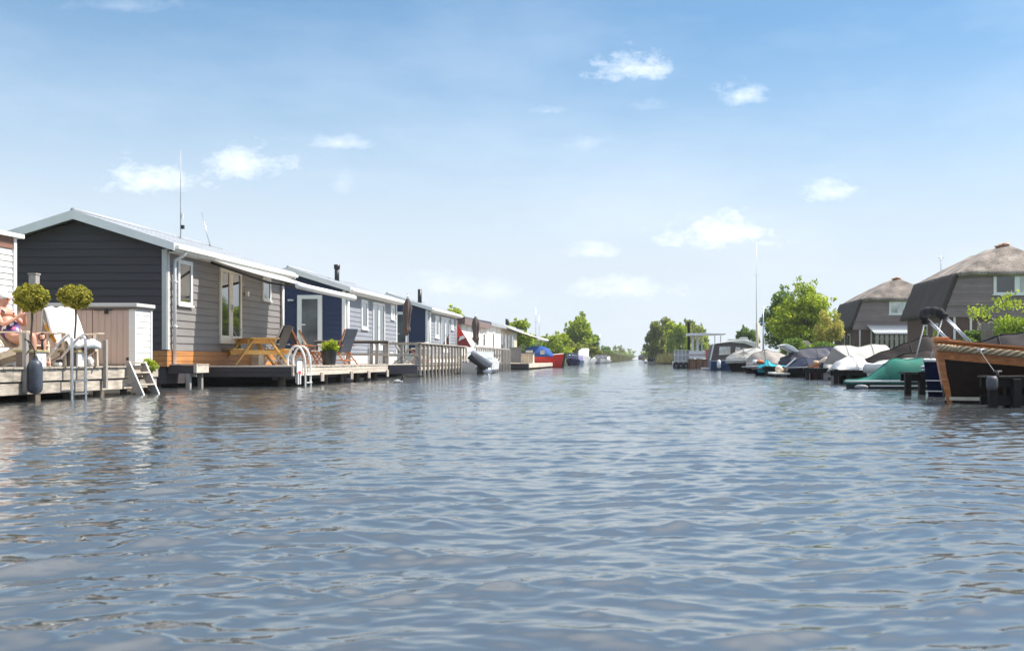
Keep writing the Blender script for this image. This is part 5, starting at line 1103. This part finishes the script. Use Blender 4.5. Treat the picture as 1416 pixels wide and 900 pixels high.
for px, w in ((956, .2), (963, .18), (970, .07), (988, .06), (996, .06)): MB().box(PX(px, yr), PX(px, yr)+w, 79.4, 79.5, .7, PZ(464, yr)).build('roof_post', whitetube, T)
T = thing('timber_pole', 'tall dark mooring pole rising beside the flat roofed barge', 'pole', (PX(952.5, 83), 83, 0)); MB().lathe((PX(952.5, 83), 83, 0), [(.13, -1), (.13, 1), (.12, PZ(446, 83)-.1), (.08, PZ(446, 83))], 10).build('shaft', blackw, T, 'auto')
# white railed pontoon with tyres
X0 = PX(931, 81); T = thing('pontoon', 'white railed pontoon with black tyres hanging along its end', 'pontoon', (X0+1, 81, 0), 'boats moored along the bank of thatched houses')
MB().box(X0, X0+1.35, 79.8, 84, -.3, .55).build('hull', hulls['grey'], T, bevel=.05)
for k in range(5): MB().box(X0+.02+k*.30, X0+.08+k*.30, 79.82, 79.88, .55, 1.42).build('rail_post', whitetube, T)
for z in (1.38, .98): MB().box(X0, X0+1.32, 79.8, 79.84, z, z+.06).build('rail', whitetube, T)
MB().box(X0+.1, X0+1.25, 79.85, 79.88, .58, 1.3).build('rail_panel', M('pale_mesh_panel', (.50, .51, .52)), T)
for k in range(3):
    cx = X0+.16+k*.40; MB().tube([(cx+.17*math.cos(a), 79.74, .22+.20*math.sin(a)) for a in np.linspace(0, 6.283, 15)], .085, 8).build('tyre', blackp, T, True)

# masts over the boats
def mast(label, px, Y, py, z0, r, mat, boom=False):
    T = thing('mast', label, 'mast', (PX(px, Y), Y, z0), 'masts standing along the banks'); x = PX(px, Y)
    MB().tube([(x, Y, z0), (x, Y, PZ(py, Y)*.6), (x, Y, PZ(py, Y))], [r, r*.8, r*.35], 8).build('spar', mat, T, True)
    MB().bar((x-.25*r/.05, Y, PZ(py, Y)*.75), (x+.25*r/.05, Y, PZ(py, Y)*.75), r*.6).build('spreader', steel, T)
mast('very tall thin mast above the beige covered boats', 1046, 60, 336, .6, .035, whitetube)
T = thing('timber_pole', 'pale timber pole beside the thin tall mast', 'pole', (PX(1047, 62), 62, .5)); MB().tube([(PX(1047, 62), 62, 0), (PX(1047, 62), 62, PZ(447, 62))], .09, 8).build('shaft', M('pale_pole', (.45, .36, .2)), T, True)
mast('pale mast in front of the bright green tree', 1055.5, 58, 424, .6, .06, steel)
mast('tall hairline mast over the far cream awning', 741, 100, 425, .4, .035, steel)
mast('hairline mast beside the taller one over the awning', 745.5, 104, 436, .4, .03, steel)
mast('short blue grey mast of the distant white sailing boat', 829.5, 175, 462, .5, .06, steel)

# ------------------------------------------------------------------ boats on the side of the houseboats
XM = -8.15
T = thing('motorboat', 'white motorboat with a black and silver outboard tilted on its stern', 'boat', (XM, 51, 0))
rings = []
for i in range(13):
    s = i/12; hb = .92*(1 if s < .4 else max(.04, math.cos((s-.4)/.6*math.pi/2)**.8)); z = .55+.25*s; y = 50.4+5.5*s
    r_ = [(XM-hb*a, y, zz) for a, zz in ((1, z), (.95, .2), (.6, -.1), (0, -.25))]; rings.append(r_+[(2*XM-p[0], p[1], p[2]) for p in r_[-2::-1]])
MB().loft(rings, False, True).build('hull', hulls['white'], T, 'auto')
MB().loft([[(XM-hb, y, z), (XM, y, z+.12), (XM+hb, y, z)] for hb, y, z in ((.9, 50.5, .56), (.88, 52.5, .64), (.6, 54.6, .74), (.1, 55.8, .8))], False, False).build('foredeck', hulls['white'], T, True)
MB().prism([(51.5, .6), (52.3, 1.12), (52.4, 1.12), (52.2, .62)], 'x', XM-.7, XM+.7).build('windscreen', glasspale, T)
silver = M('silver_cowl', (.36, .37, .39), .3, metal=.4, bump=0)
cw = MB(); pth = smoothpath([(PX(653, 49.6), 49.6, PZ(486, 49.6)), (PX(657, 49.6), 49.6, PZ(490, 49.6)), (PX(665, 49.6), 49.7, PZ(496, 49.6)), (PX(671, 49.6), 49.8, PZ(501, 49.6)), (PX(676, 49.6), 49.9, PZ(504, 49.6))], 4)
cw.tube(pth, [(.08)+.19*math.sin(min(1, (i+1)/len(pth)*1.25)*math.pi*.62) for i in range(len(pth))], 14)
eng = cw.build('outboard_engine', silver, T, True)
MB().tube([(p.x-.13, p.y-.06, p.z-.20) for p in pth[1:-2]], .16, 12).build('engine_pan', blackp, eng, True)
MB().bar((PX(655, 49.6), 49.45, PZ(488, 49.6)+.03), (PX(668, 49.6), 49.52, PZ(495.5, 49.6)+.06), .10, .04).build('cowl_stripe', white, eng)
MB().bar((PX(664, 49.6), 49.75, .45), (PX(660, 49.6), 49.8, -.3), .2, .24).build('leg', blackp, eng)
MB().blob((XM+.2, 49.95, .30), (.10, .10, .10), 10, 8).build('round_fender', white, T, True)
MB().lathe((PX(671, 49.8), 50.0, .05), [(.1, -.2), (.30, .0), (.30, .2), (.1, .3)], 16).build('gearcase', steel, T, True)
T, X0, sh = boat('red hulled sloop with a blue spray hood and a black stem', 781, 91, .1, .1, .1, .1, 'red', True) if False else (None, 0, 0)
X1 = PX(781, 90); T = thing('red_boat', 'red hulled boat with a blue spray hood and black stem beyond the pale pier', 'boat', (X1-2, 90, 0))
rings = []
for i in range(15):
    s = i/14; hb = 1.05*min(1, (max(s, .004)/.6))**.65; z = 1.22-.45*s; x = X1-4.6*s; rk = -.28*(1-s)**4
    r_ = [(x+rk*(1-(zz+.3)/(z+.3)), 90-hb*a, zz) for a, zz in ((1, z), (.93, z*.5), (.75, 0), (0, -.3))]; rings.append(r_+[(p[0], 180-p[1], p[2]) for p in r_[-2::-1]])
MB().loft(rings, False, True).build('hull', hulls['red'], T, 'auto')
MB().bar((X1+.04, 90, 1.28), (X1-.22, 90, -.1), .22, .16, (0, 1, 0)).build('stem_post', blackp, T)
MB().loft([[(q[0][0], q[0][1], q[0][2]+.0), (q[0][0], 90, q[0][2]+.05), (q[-1][0], q[-1][1], q[-1][2])] for q in rings], False, False).build('foredeck', cream, T, True)
sp = [(PX(722, 90), PZ(491, 90)), (PX(726, 90), PZ(483, 90)), (PX(735, 90), PZ(478.5, 90)), (PX(750, 90), PZ(478.5, 90)), (PX(758, 90), PZ(481.5, 90)), (PX(766, 90), PZ(491, 90))]
o = MB().loft([[(x, 90+.98*t, .95+(z-.95)*(1-abs(t)**2.6)) for t in np.linspace(-1, 1, 11)] for x, z in sp], False, False).build('spray_hood', tarps['blue'], T, True); o.modifiers.new('s', 'SOLIDIFY').thickness = .02
for a, b in ((727, 737), (747, 753)): MB().prism([(PX(a, 89), PZ(490, 89)), (PX(a, 89), PZ(484.5, 89)), (PX(b, 89), PZ(484, 89)), (PX(b, 89), PZ(490, 89))], 'y', 88.98, 89.1).build('hood_window', glasspale, T)
def cruiser(label, px, Y, w, h, mat, top, seed, canvas=None):
    """small cruiser seen bow-on down the canal"""
    X = PX(px, Y); T = thing('cruiser', label, 'boat', (X, Y, 0), 'distant boats moored beyond the red one'); B = w/2; rings = []
    for i in range(11):
        s = i/10; hb = B*min(1, max(s, .01)/.5)**.6; z = h*.55-.15*h*s; r_ = [(X-hb*a, Y+7*s+.5*(1-s)**3*(1-zz/z)*(1 if zz > 0 else 1), zz) for a, zz in ((1, z), (.9, z*.5), (.7, 0), (0, -.3))]; rings.append(r_+[(2*X-p[0], p[1], p[2]) for p in r_[-2::-1]])
    MB().loft(rings, False, True).build('hull', mat, T, 'auto')
    MB().prism([(Y+1.8, h*.45), (Y+2.6, h*.78), (Y+3.2, h), (Y+5.8, h), (Y+6.2, h*.4)], 'x', X-B*.78, X+B*.78).build('cabin', top, T, bevel=.06)
    MB().prism([(Y+2.62, h*.74), (Y+3.1, h*.94), (Y+3.08, h*.95), (Y+2.58, h*.76)], 'x', X-B*.62, X+B*.62).build('windscreen', glass, T)
    for s in (-1, 1): MB().tube([(X+s*B*min(1, q/.5)**.6*.95, Y+7*q, h*.55-.15*h*q+.4) for q in (.03, .15, .3, .5)], .03, 6).build('bow_rail', steel, T, True)
cruiser('low dark blue boat just past the bow of the red boat', 789, 122, 1.6, 1.5, hulls['navy'], tarps['navy'], 1)
cruiser('small blue boat with a violet cover next to the low dark blue one', 797, 128, 1.3, 1.2, hulls['blue'], M('violet_canvas', (.22, .18, .36), .7), 2)
cruiser('tall white cruiser nearest on the houseboat side of the canal', 803, 152, 2.6, 2.4, hulls['white'], white, 3)
cruiser('white cruiser tucked behind the tall white one', 813, 168, 2.4, 1.8, hulls['white'], cream, 4)
cruiser('white sailing boat under the short blue grey mast', 829, 178, 3.0, 1.5, hulls['white'], tarps['grey'], 5)
cruiser('white boat farthest along the houseboat side', 836, 196, 2.4, 1.3, hulls['white'], white, 6)
X0 = PX(896, 190); T = thing('dark_hut_boat', 'black box shaped hut boat in front of the far willows', 'boat', (X0, 190, 0))
MB().box(X0, X0+1.2, 190, 194, .1, PZ(487, 190)).build('hut', hulls['navy'], T, bevel=.03); MB().box(X0-.1, X0+2.2, 189.8, 194.5, -.2, .28).build('hull', hulls['grey'], T); MB().box(X0+.2, X0+1, 189.96, 190, .9, 1.5).build('shutter', blackp, T)
T = thing('buoy', 'tiny white buoy beside the black hut boat', 'buoy', (PX(893, 186), 186, 0)); MB().blob((PX(893, 186), 186, .22), (.36, .36, .4), 12, 8).lathe((PX(893, 186), 186, .5), [(.08, 0), (.05, .3)], 8).build('float', white, T, True)

# ------------------------------------------------------------------ thatched houses
def thatched(label, Y, X, seed, win, plants=False):
    """gambrel house: thatched half-hip over boarded gable, dark steep lower roof, brick ground floor"""
    T = thing('thatched_house', label, 'house', (X, Y, .4), 'thatched houses beyond the moored boats')
    D = 10.2; zt, zr, zb = 6.45, 8.7, 3.65; wt, wb = 3.72, 4.75
    # upper thatch: rounded shell over ridge and two half hips
    V, F = [], []; nu, nv = 44, 26
    def ridge_surface(u, v):
        y = -.45+u*(D+.9); s = v*2-1; hip = 2.3
        k = min(1, (y+.45)/hip, (D+.45-y)/hip); k = max(0, k); k2 = k
        top = zt+(zr-zt)*k2
        z = top-(zr-zt)*abs(s)**1.12*k2 if k2 > 0 else zt
        b_ = 1-abs(s)**1.08; hh = max(0, .07-abs(k2-b_))/.07; z = zt+(zr-zt)*(min(k2, b_)-hh*hh*.07/4)
        return X+s*(wt+.32), Y+y, z
    for i in range(nu+1):
        for j in range(nv+1):
            x, y, z = ridge_surface(i/nu, j/nv); n = mnoise.noise(Vector((x*.9+seed, y*.9, z)))*.07+mnoise.noise(Vector((x*3+seed, y*3, z*3)))*.035
            sag = -.10*(1-abs(j/nv*2-1))*math.sin(i/nu*math.pi*2)**2
            V.append((x+n*.5, y+n*.5, z+n+sag))
    for i in range(nu):
        for j in range(nv): a = i*(nv+1)+j; F.append((a, a+1, a+nv+2, a+nv+1))
    m = MB(); m.v = V; m.f = F; o = m.build('thatch', thatch, T, True); sd = o.modifiers.new('s', 'SOLIDIFY'); sd.thickness = .26; sd.offset = -1
    # lower dark roof on either side
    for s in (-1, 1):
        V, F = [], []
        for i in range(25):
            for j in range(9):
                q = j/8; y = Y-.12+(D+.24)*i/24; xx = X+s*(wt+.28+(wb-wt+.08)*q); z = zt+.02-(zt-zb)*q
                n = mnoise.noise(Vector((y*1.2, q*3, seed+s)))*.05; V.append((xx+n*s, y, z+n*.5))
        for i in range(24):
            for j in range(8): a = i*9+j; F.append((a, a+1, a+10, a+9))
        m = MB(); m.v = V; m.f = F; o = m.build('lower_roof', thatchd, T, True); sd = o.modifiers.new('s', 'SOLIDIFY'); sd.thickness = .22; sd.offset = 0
    # boarded gables
    for yy, sg in ((Y, -1), (Y+D, 1)):
        MB().prism([(X-wb+.05, zb), (X-wt+.1, zt), (X+wt-.1, zt), (X+wb-.05, zb)], 'y', yy if sg < 0 else yy-.1, yy+.1 if sg < 0 else yy).build('gable_wall', gboard, T)
    k = 0; z = 3.55
    while z < zt-.05:
        q = (zt-z)/(zt-zb); w = wt+(wb-wt)*min(1, q)+.12; m = MB()
        m.prism([(Y-.07, z), (Y-.02, z+.205), (Y+.02, z+.205), (Y+.02, z)], 'x', X-w, X+w).build('gable_board', gboard, T); z += .2; k += 1
    MB().box(X-wb-.02, X+wb+.02, Y-.12, Y-.02, 4.32, 4.40).build('drip_board', gboard, T)
    # ground floor
    MB().box(X-wb+.10, X+wb-.10, Y+.06, Y+D-.06, .3, zb+.05).build('brick_wall', brickm, T)
    for k in range(2):
        y = Y+2.0+k*2.6; MB().box(X-wb+.03, X-wb+.12, y, y+1.1, 1.2, 3.2).build('wall_window', white, T); MB().box(X-wb+.015, X-wb+.03, y+.1, y+1.0, 1.3, 3.1).build('wall_pane', glass, T)
    for x in (X-wb+.5, X-wb+1.6): MB().box(x, x+.14, Y-.0, Y+.08, .5, zb).build('wall_post', white, T)
    # window with two lights
    x0, x1, z0, z1 = win; f = MB(); a = .15
    f.box(x0, x1, Y-.14, Y+.0, z1-a, z1).box(x0, x1, Y-.14, Y+.0, z0, z0+a).box(x0, x0+a*1.3, Y-.14, Y, z0+a, z1-a).box(x1-a*1.3, x1, Y-.14, Y, z0+a, z1-a)
    mds = [x0+(x1-x0)*.5]
    f.box(mds[0]-.17, mds[0]+.17, Y-.14, Y, z0+a, z1-a); w = f.build('window', white, T)
    MB().box(x0+a*1.3, mds[0]-.17, Y-.09, Y-.03, z0+a, z1-a).build('pane', glassmat('low_gloss_glass', (.02, .022, .026), .06) if plants else glasspale, w); MB().box(mds[0]+.17, x1-a*1.3, Y-.09, Y-.03, z0+a, z1-a).build('pane', glasspale, w)  # dark pane with weak reflection on one house
    MB().box(x0-.1, x1+.1, Y-.2, Y-.05, z0-.06, z0).build('sill', white, w)
    c = MB()
    for k in range(6): c.blob((X+.12*(k%2)-.06, Y+1.95+k*.30, zr-.07), (.30, .22, .12), 10, 8, .4, k+seed)
    c.build('ridge_cap', terra, T, True)
    return T
HB = thatched('thatched house with a terracotta ridge cap beside the garden bush', 68, 25.45, 3, (23.85, 27.0, 5.05, 6.42), True)
HA = thatched('thatched house with an orange ridge cap and a white corrugated canopy', 97, 25.45, 9, (24.05, 27.1, 5.0, 6.3))
# corrugated canopy and slatted screen in front of the farther house
T = thing('corrugated_canopy', 'white corrugated lean-to canopy on the front of the farther thatched house', 'canopy', (24, 96, 3.9))
m = MB(); rings = []
for i in range(121):
    x = 21.55+6.6*i/120; w = .05*math.sin(i*math.pi*.5); rings.append([(x+.35, 96.9, 3.95+w), (x+.75, 95.3, 3.12+w)])
o = m.loft(rings, False, False).build('sheet', white, T, True); o.modifiers.new('s', 'SOLIDIFY').thickness = .02
for x in (22.6, 24.4, 26.2, 28.0): MB().box(x, x+.1, 95.4, 95.5, .4, 3.12).build('post', greyw, T)
T = thing('slatted_fence', 'grey fence of spaced upright boards under the white corrugated canopy', 'fence', (24, 95, .4))
x = 22.3
while x < 28.4: MB().box(x, x+.30, 95.0, 95.05, .4, 3.0).build('board', greyw, T); x += .46
MB().box(22.2, 28.4, 95.05, 95.10, 2.6, 2.7).build('rail', greyw, T); MB().box(22.2, 28.4, 95.05, 95.1, .8, .9).build('rail', greyw, T)
T = thing('roof_aerial', 'small aerial standing above the roof of the nearer thatched house', 'aerial', (PX(1301, 78.6), 78.8, 6)); ax = PX(1301, 77)
MB().tube([(ax, 77, 6.3), (ax, 77, PZ(354, 77))], .03, 6).build('mast', steel, T, True); MB().bar((ax-.2, 77, PZ(357, 77)), (ax+.2, 77, PZ(357, 77)), .04).bar((ax-.12, 77, PZ(360, 77)), (ax+.12, 77, PZ(360, 77)), .04).build('dipole', steel, T)
# garden in front of the nearer house
T = thing('garden_fence', 'grey upright board garden fence beside the clipped hedge', 'fence', (PX(1370, 50), 50, .4)); x = PX(1357, 50)
while x < PX(1388, 50): MB().box(x, x+.17, 50, 50.03, .4, PZ(447, 50)+R.uniform(-.03, .03)).build('board', gboard, T); x += .19
MB().box(PX(1357, 50), PX(1388, 50), 50.03, 50.08, 1.8, 1.9).build('rail', greyw, T)
T = thing('clipped_hedge', 'bright clipped hedge at the edge of the photo', 'hedge', (PX(1405, 48), 48, .4)); hx0 = PX(1385, 48)
MB().tube([(hx0+.8, 48.8, .4), (hx0+.8, 48.8, 1.9)], .06).tube([(hx0+2.4, 48.8, .4), (hx0+2.4, 48.8, 1.9)], .06).build('trunk', bark, T)
bl = [((hx0+.18+i*.36, 48.5+R.uniform(-.1, .1), zz), (.42, .55, .36), 260) for i in range(12) for zz in (.7, 1.15, 1.6, 2.05, 2.42)]
leaf_cloud('foliage', bl, .12, leafmat('hedge_leaves', [(.14, .24, .015), (.28, .40, .02), (.48, .55, .05)], .5), T, 31)
tree('garden_bush', 'loose pale leaved bush in front of the window of the nearer thatched house', PX(1392, 55), 55, .4, 3.95, 2.4, L_lime, 33, 18, 42, .19, .25, 0, cat='bush', ry=1.3)
tree('garden_bush', 'dark green shrub between the launch bimini and the garden fence', PX(1347, 51), 51, .4, 1.95, .75, L_dark, 34, 12, 160, .14, .05, 0, cat='bush')
tree('garden_bush', 'pale flowering shrub behind the grey garden fence', PX(1368, 52.5), 52.5, .4, 2.7, .95, leafmat('pale_blossom_leaves', [(.12, .16, .04), (.35, .36, .28), (.62, .6, .55)], .3), 35, 12, 110, .13, .1, 0, cat='bush')

# ------------------------------------------------------------------ trees
G1 = 'trees on the bank of thatched houses'
tree('broadleaf_tree', 'bright green spreading tree beside the farther thatched house', PX(1111, 86), 87, .4, 7.0, 3.2, L_tree, 41, 36, 330, .25, .16, 1, G1, lean=.4)
tree('broadleaf_tree', 'dark green tree behind the bright one and the pale mast', PX(1086, 96), 97, .4, 6.9, 2.6, L_dark, 42, 22, 420, .26, .10, 1, G1)
tree('broadleaf_tree', 'green tree mostly hidden behind the bright spreading one', 17.6, 105, .4, 6.4, 2.7, L_tree, 47, 18, 300, .28, .08, 1, G1)
tree('bamboo_clump', 'yellow green bamboo clump against the farther thatched house', PX(1146, 82), 82, .4, 4.5, 1.15, L_bamboo, 43, 18, 280, .22, .02, 0, G1, cat='bamboo', up=-.2, asp=.28)
tree('garden_bush', 'bright lime shrub at the foot of the bamboo clump', PX(1136, 78), 78, .4, 1.7, 1.0, L_lime, 44, 10, 160, .18, .05, 0, G1, cat='bush')
tree('broadleaf_tree', 'small round tree behind the tall thin mast', PX(1035, 130), 130, .4, 4.7, 1.5, L_dark, 45, 14, 260, .26, .08, 0, G1)
tree('broadleaf_tree', 'low dark shrub tree behind the grey covered boats', PX(1118, 75), 76, .4, 2.3, 1.9, L_dark, 46, 12, 220, .2, .05, 0, G1, cat='tree')
T = thing('garden_shed', 'low shed with a pale sloping roof under the bright green tree', 'shed', (PX(1100, 80), 80, .4)); gx = PX(1100, 80)
MB().box(gx-.9, gx+1.1, 80, 82, .4, 1.5).build('wall', gboard, T); MB().prism([(gx-1.1, 1.35), (gx+.1, 2.05), (gx+.9, 2.2), (gx+1.3, 1.9), (gx-.9, 1.30)], 'y', 79.8, 82.2).build('roof', creamwood, T); MB().box(gx-.3, gx+.3, 79.96, 80, .45, 1.3).build('door', greyw, T)
G2 = 'far willows where the canal narrows'
for i, (px, Y, h, r, mt, lab) in enumerate(((906, 182, 7.4, 1.9, L_willow, 'first willow beyond the black hut boat, nearest the open water'), (920, 196, 8.4, 2.4, L_willow, 'tallest willow of the far clump'), (937, 188, 8.2, 2.4, L_tree, 'broad bright willow behind the railed pontoon'),
        (953, 200, 8.3, 2.3, L_willow, 'willow behind the tall dark mooring pole'), (966, 206, 7.2, 2.0, L_tree, 'willow under the flat roof of the barge'))):
    tree('willow_tree', lab, PX(px, Y), Y, .4, h, r*1.15, mt, 50+i, 22, 330, .42, .03, 0, G2, up=-.25, asp=.45)
for i, (px, Y, h, r, lab) in enumerate(((889, 330, 4.5, 2.6, 'low round tree at the far bend of the canal'), (899, 300, 5.5, 3.0, 'pale tree behind the black hut boat'), (883.5, 700, 6, 4, 'farthest tree on the skyline at the end of the canal'))):
    tree('broadleaf_tree', lab, max(PX(px, Y), 4.5), Y, .4, h, r, L_tree, 60+i, 14, 130, .6, .05, 0, G2)
G3 = 'trees behind the houseboats'
tree('broadleaf_tree', 'tall airy tree beyond the distant white cruisers', PX(800, 170), 172, .4, 8.0, 2.9, L_tree, 71, 30, 330, .36, .12, 1, G3)
tree('broadleaf_tree', 'dark leafy tree beside the tall airy one', PX(818, 185), 186, .4, 5.2, 2.2, L_dark, 72, 14, 240, .36, .05, 0, G3)
tree('broadleaf_tree', 'green tree above the roof of the third houseboat', PX(622, 98), 100, .4, 5.75, 1.8, L_tree, 73, 18, 260, .26, .2, 0, G3)
tree('broadleaf_tree', 'round tree behind the stovepipe of the cream houseboat', PX(710, 118), 120, .4, 5.2, 2.1, L_tree, 74, 18, 280, .26, .2, 0, G3)
for i, (px, Y, h, r, mt, lab) in enumerate(((752, 150, 3.6, 2.2, L_willow, 'low bush showing under the far awning'), (768, 138, 4.1, 2.0, L_tree, 'yellow green bush behind the bow of the red boat'), (784, 146, 3.4, 1.9, L_willow, 'olive bush before the tall airy tree'), (812, 158, 3.0, 1.7, L_willow, 'low olive bush behind the white cruisers'), (730, 142, 4.2, 2.2, L_dark, 'dark bush behind the blue spray hood'))):
    tree('bank_bush', lab, PX(px, Y), Y, .4, h, r*1.25, mt, 80+i, 13, 240, .3, .03, 0, 'bushes on the far bank', cat='bush')
for i in range(12):
    t = i/11; Y = 230+640*t**1.5; xx = -10.5+9*t*.8-2.5
    tree('bank_bush', ('hazy low tree on the receding far bank, place %s from the white boats' % ['first', 'second', 'third', 'fourth', 'fifth', 'sixth', 'seventh', 'eighth', 'ninth', 'tenth', 'eleventh', 'last'][i]), xx-R.uniform(0, 3)*(1+t), Y, .4, R.uniform(3.5, 6.5)*(1+.5*t), 3.2+2*t, (L_dark, L_willow, L_tree)[i % 3], 100+i, 10, 100, .55+.5*t, .03, 0, 'hazy trees on the receding bank', cat='tree')
def reeds(label, pts, n, h, seed):
    rs = np.random.RandomState(seed); P = []
    for k in range(n):
        t = rs.rand()*(len(pts)-1); i = int(t); f = t-i; x = pts[i][0]*(1-f)+pts[i+1][0]*f; y = pts[i][1]*(1-f)+pts[i+1][1]*f; P.append((x+rs.normal()*.5, y+rs.normal()*.6, pts[i][2]))
    P = np.array(P); hh = h*(.6+.6*rs.rand(n)); w = .03+.04*rs.rand(n); a = rs.rand(n)*6.28; lx = rs.normal(size=n)*.18*h; ly = rs.normal(size=n)*.18*h
    V = np.stack([P+np.stack([-w*np.cos(a), -w*np.sin(a), 0*a], 1), P+np.stack([w*np.cos(a), w*np.sin(a), 0*a], 1), P+np.stack([lx+.4*w*np.cos(a), ly, hh], 1), P+np.stack([lx-.4*w*np.cos(a), ly, hh], 1)], 1).reshape(-1, 3)
    o = mesh_np('reeds', V, np.arange(4*n).reshape(-1, 4), L_reed); tag(o, label, 'reeds', kind='stuff')
reeds('golden reeds fringing the far bank of the canal', [(-8.6, 205, .2), (-7.6, 245, .2), (-6.7, 340, .2), (-5.6, 480, .2), (-4.5, 620, .2)], 9000, 1.9, 5)
reeds('reeds along the bank under the far willows', [(5.2, 150, .2), (4.3, 178, .2), (3.9, 260, .2), (3.4, 420, .2)], 4000, 1.3, 6)
for i, (px, Y) in enumerate(((891, 420),)):
    x = PX(px, Y); T = thing('far_cottage', 'tiny brown roofed cottage at the far end of the canal', 'house', (x, Y, .4))
    MB().box(x-2.5, x+2.5, Y, Y+6, .4, 1.8).build('wall', brickm, T); MB().prism([(x-3, 1.8), (x, 3.6), (x+3, 1.8)], 'y', Y-.4, Y+6.4).build('roof', thatch, T)

# ------------------------------------------------------------------ summer air
hm = bpy.data.materials.new('air'); hm.use_nodes = True; ht = hm.node_tree; ht.nodes.clear(); ho = ht.nodes.new('ShaderNodeOutputMaterial'); hv = ht.nodes.new('ShaderNodeVolumePrincipled')
hv.inputs['Color'].default_value = (.93, .96, 1, 1); hv.inputs['Density'].default_value = .0003; hv.inputs['Anisotropy'].default_value = .2; ht.links.new(hv.outputs[0], ho.inputs['Volume'])
o = MB().box(-2600, 2600, -120, 4100, -2, 14).build('haze', hm); tag(o, kind='stuff')
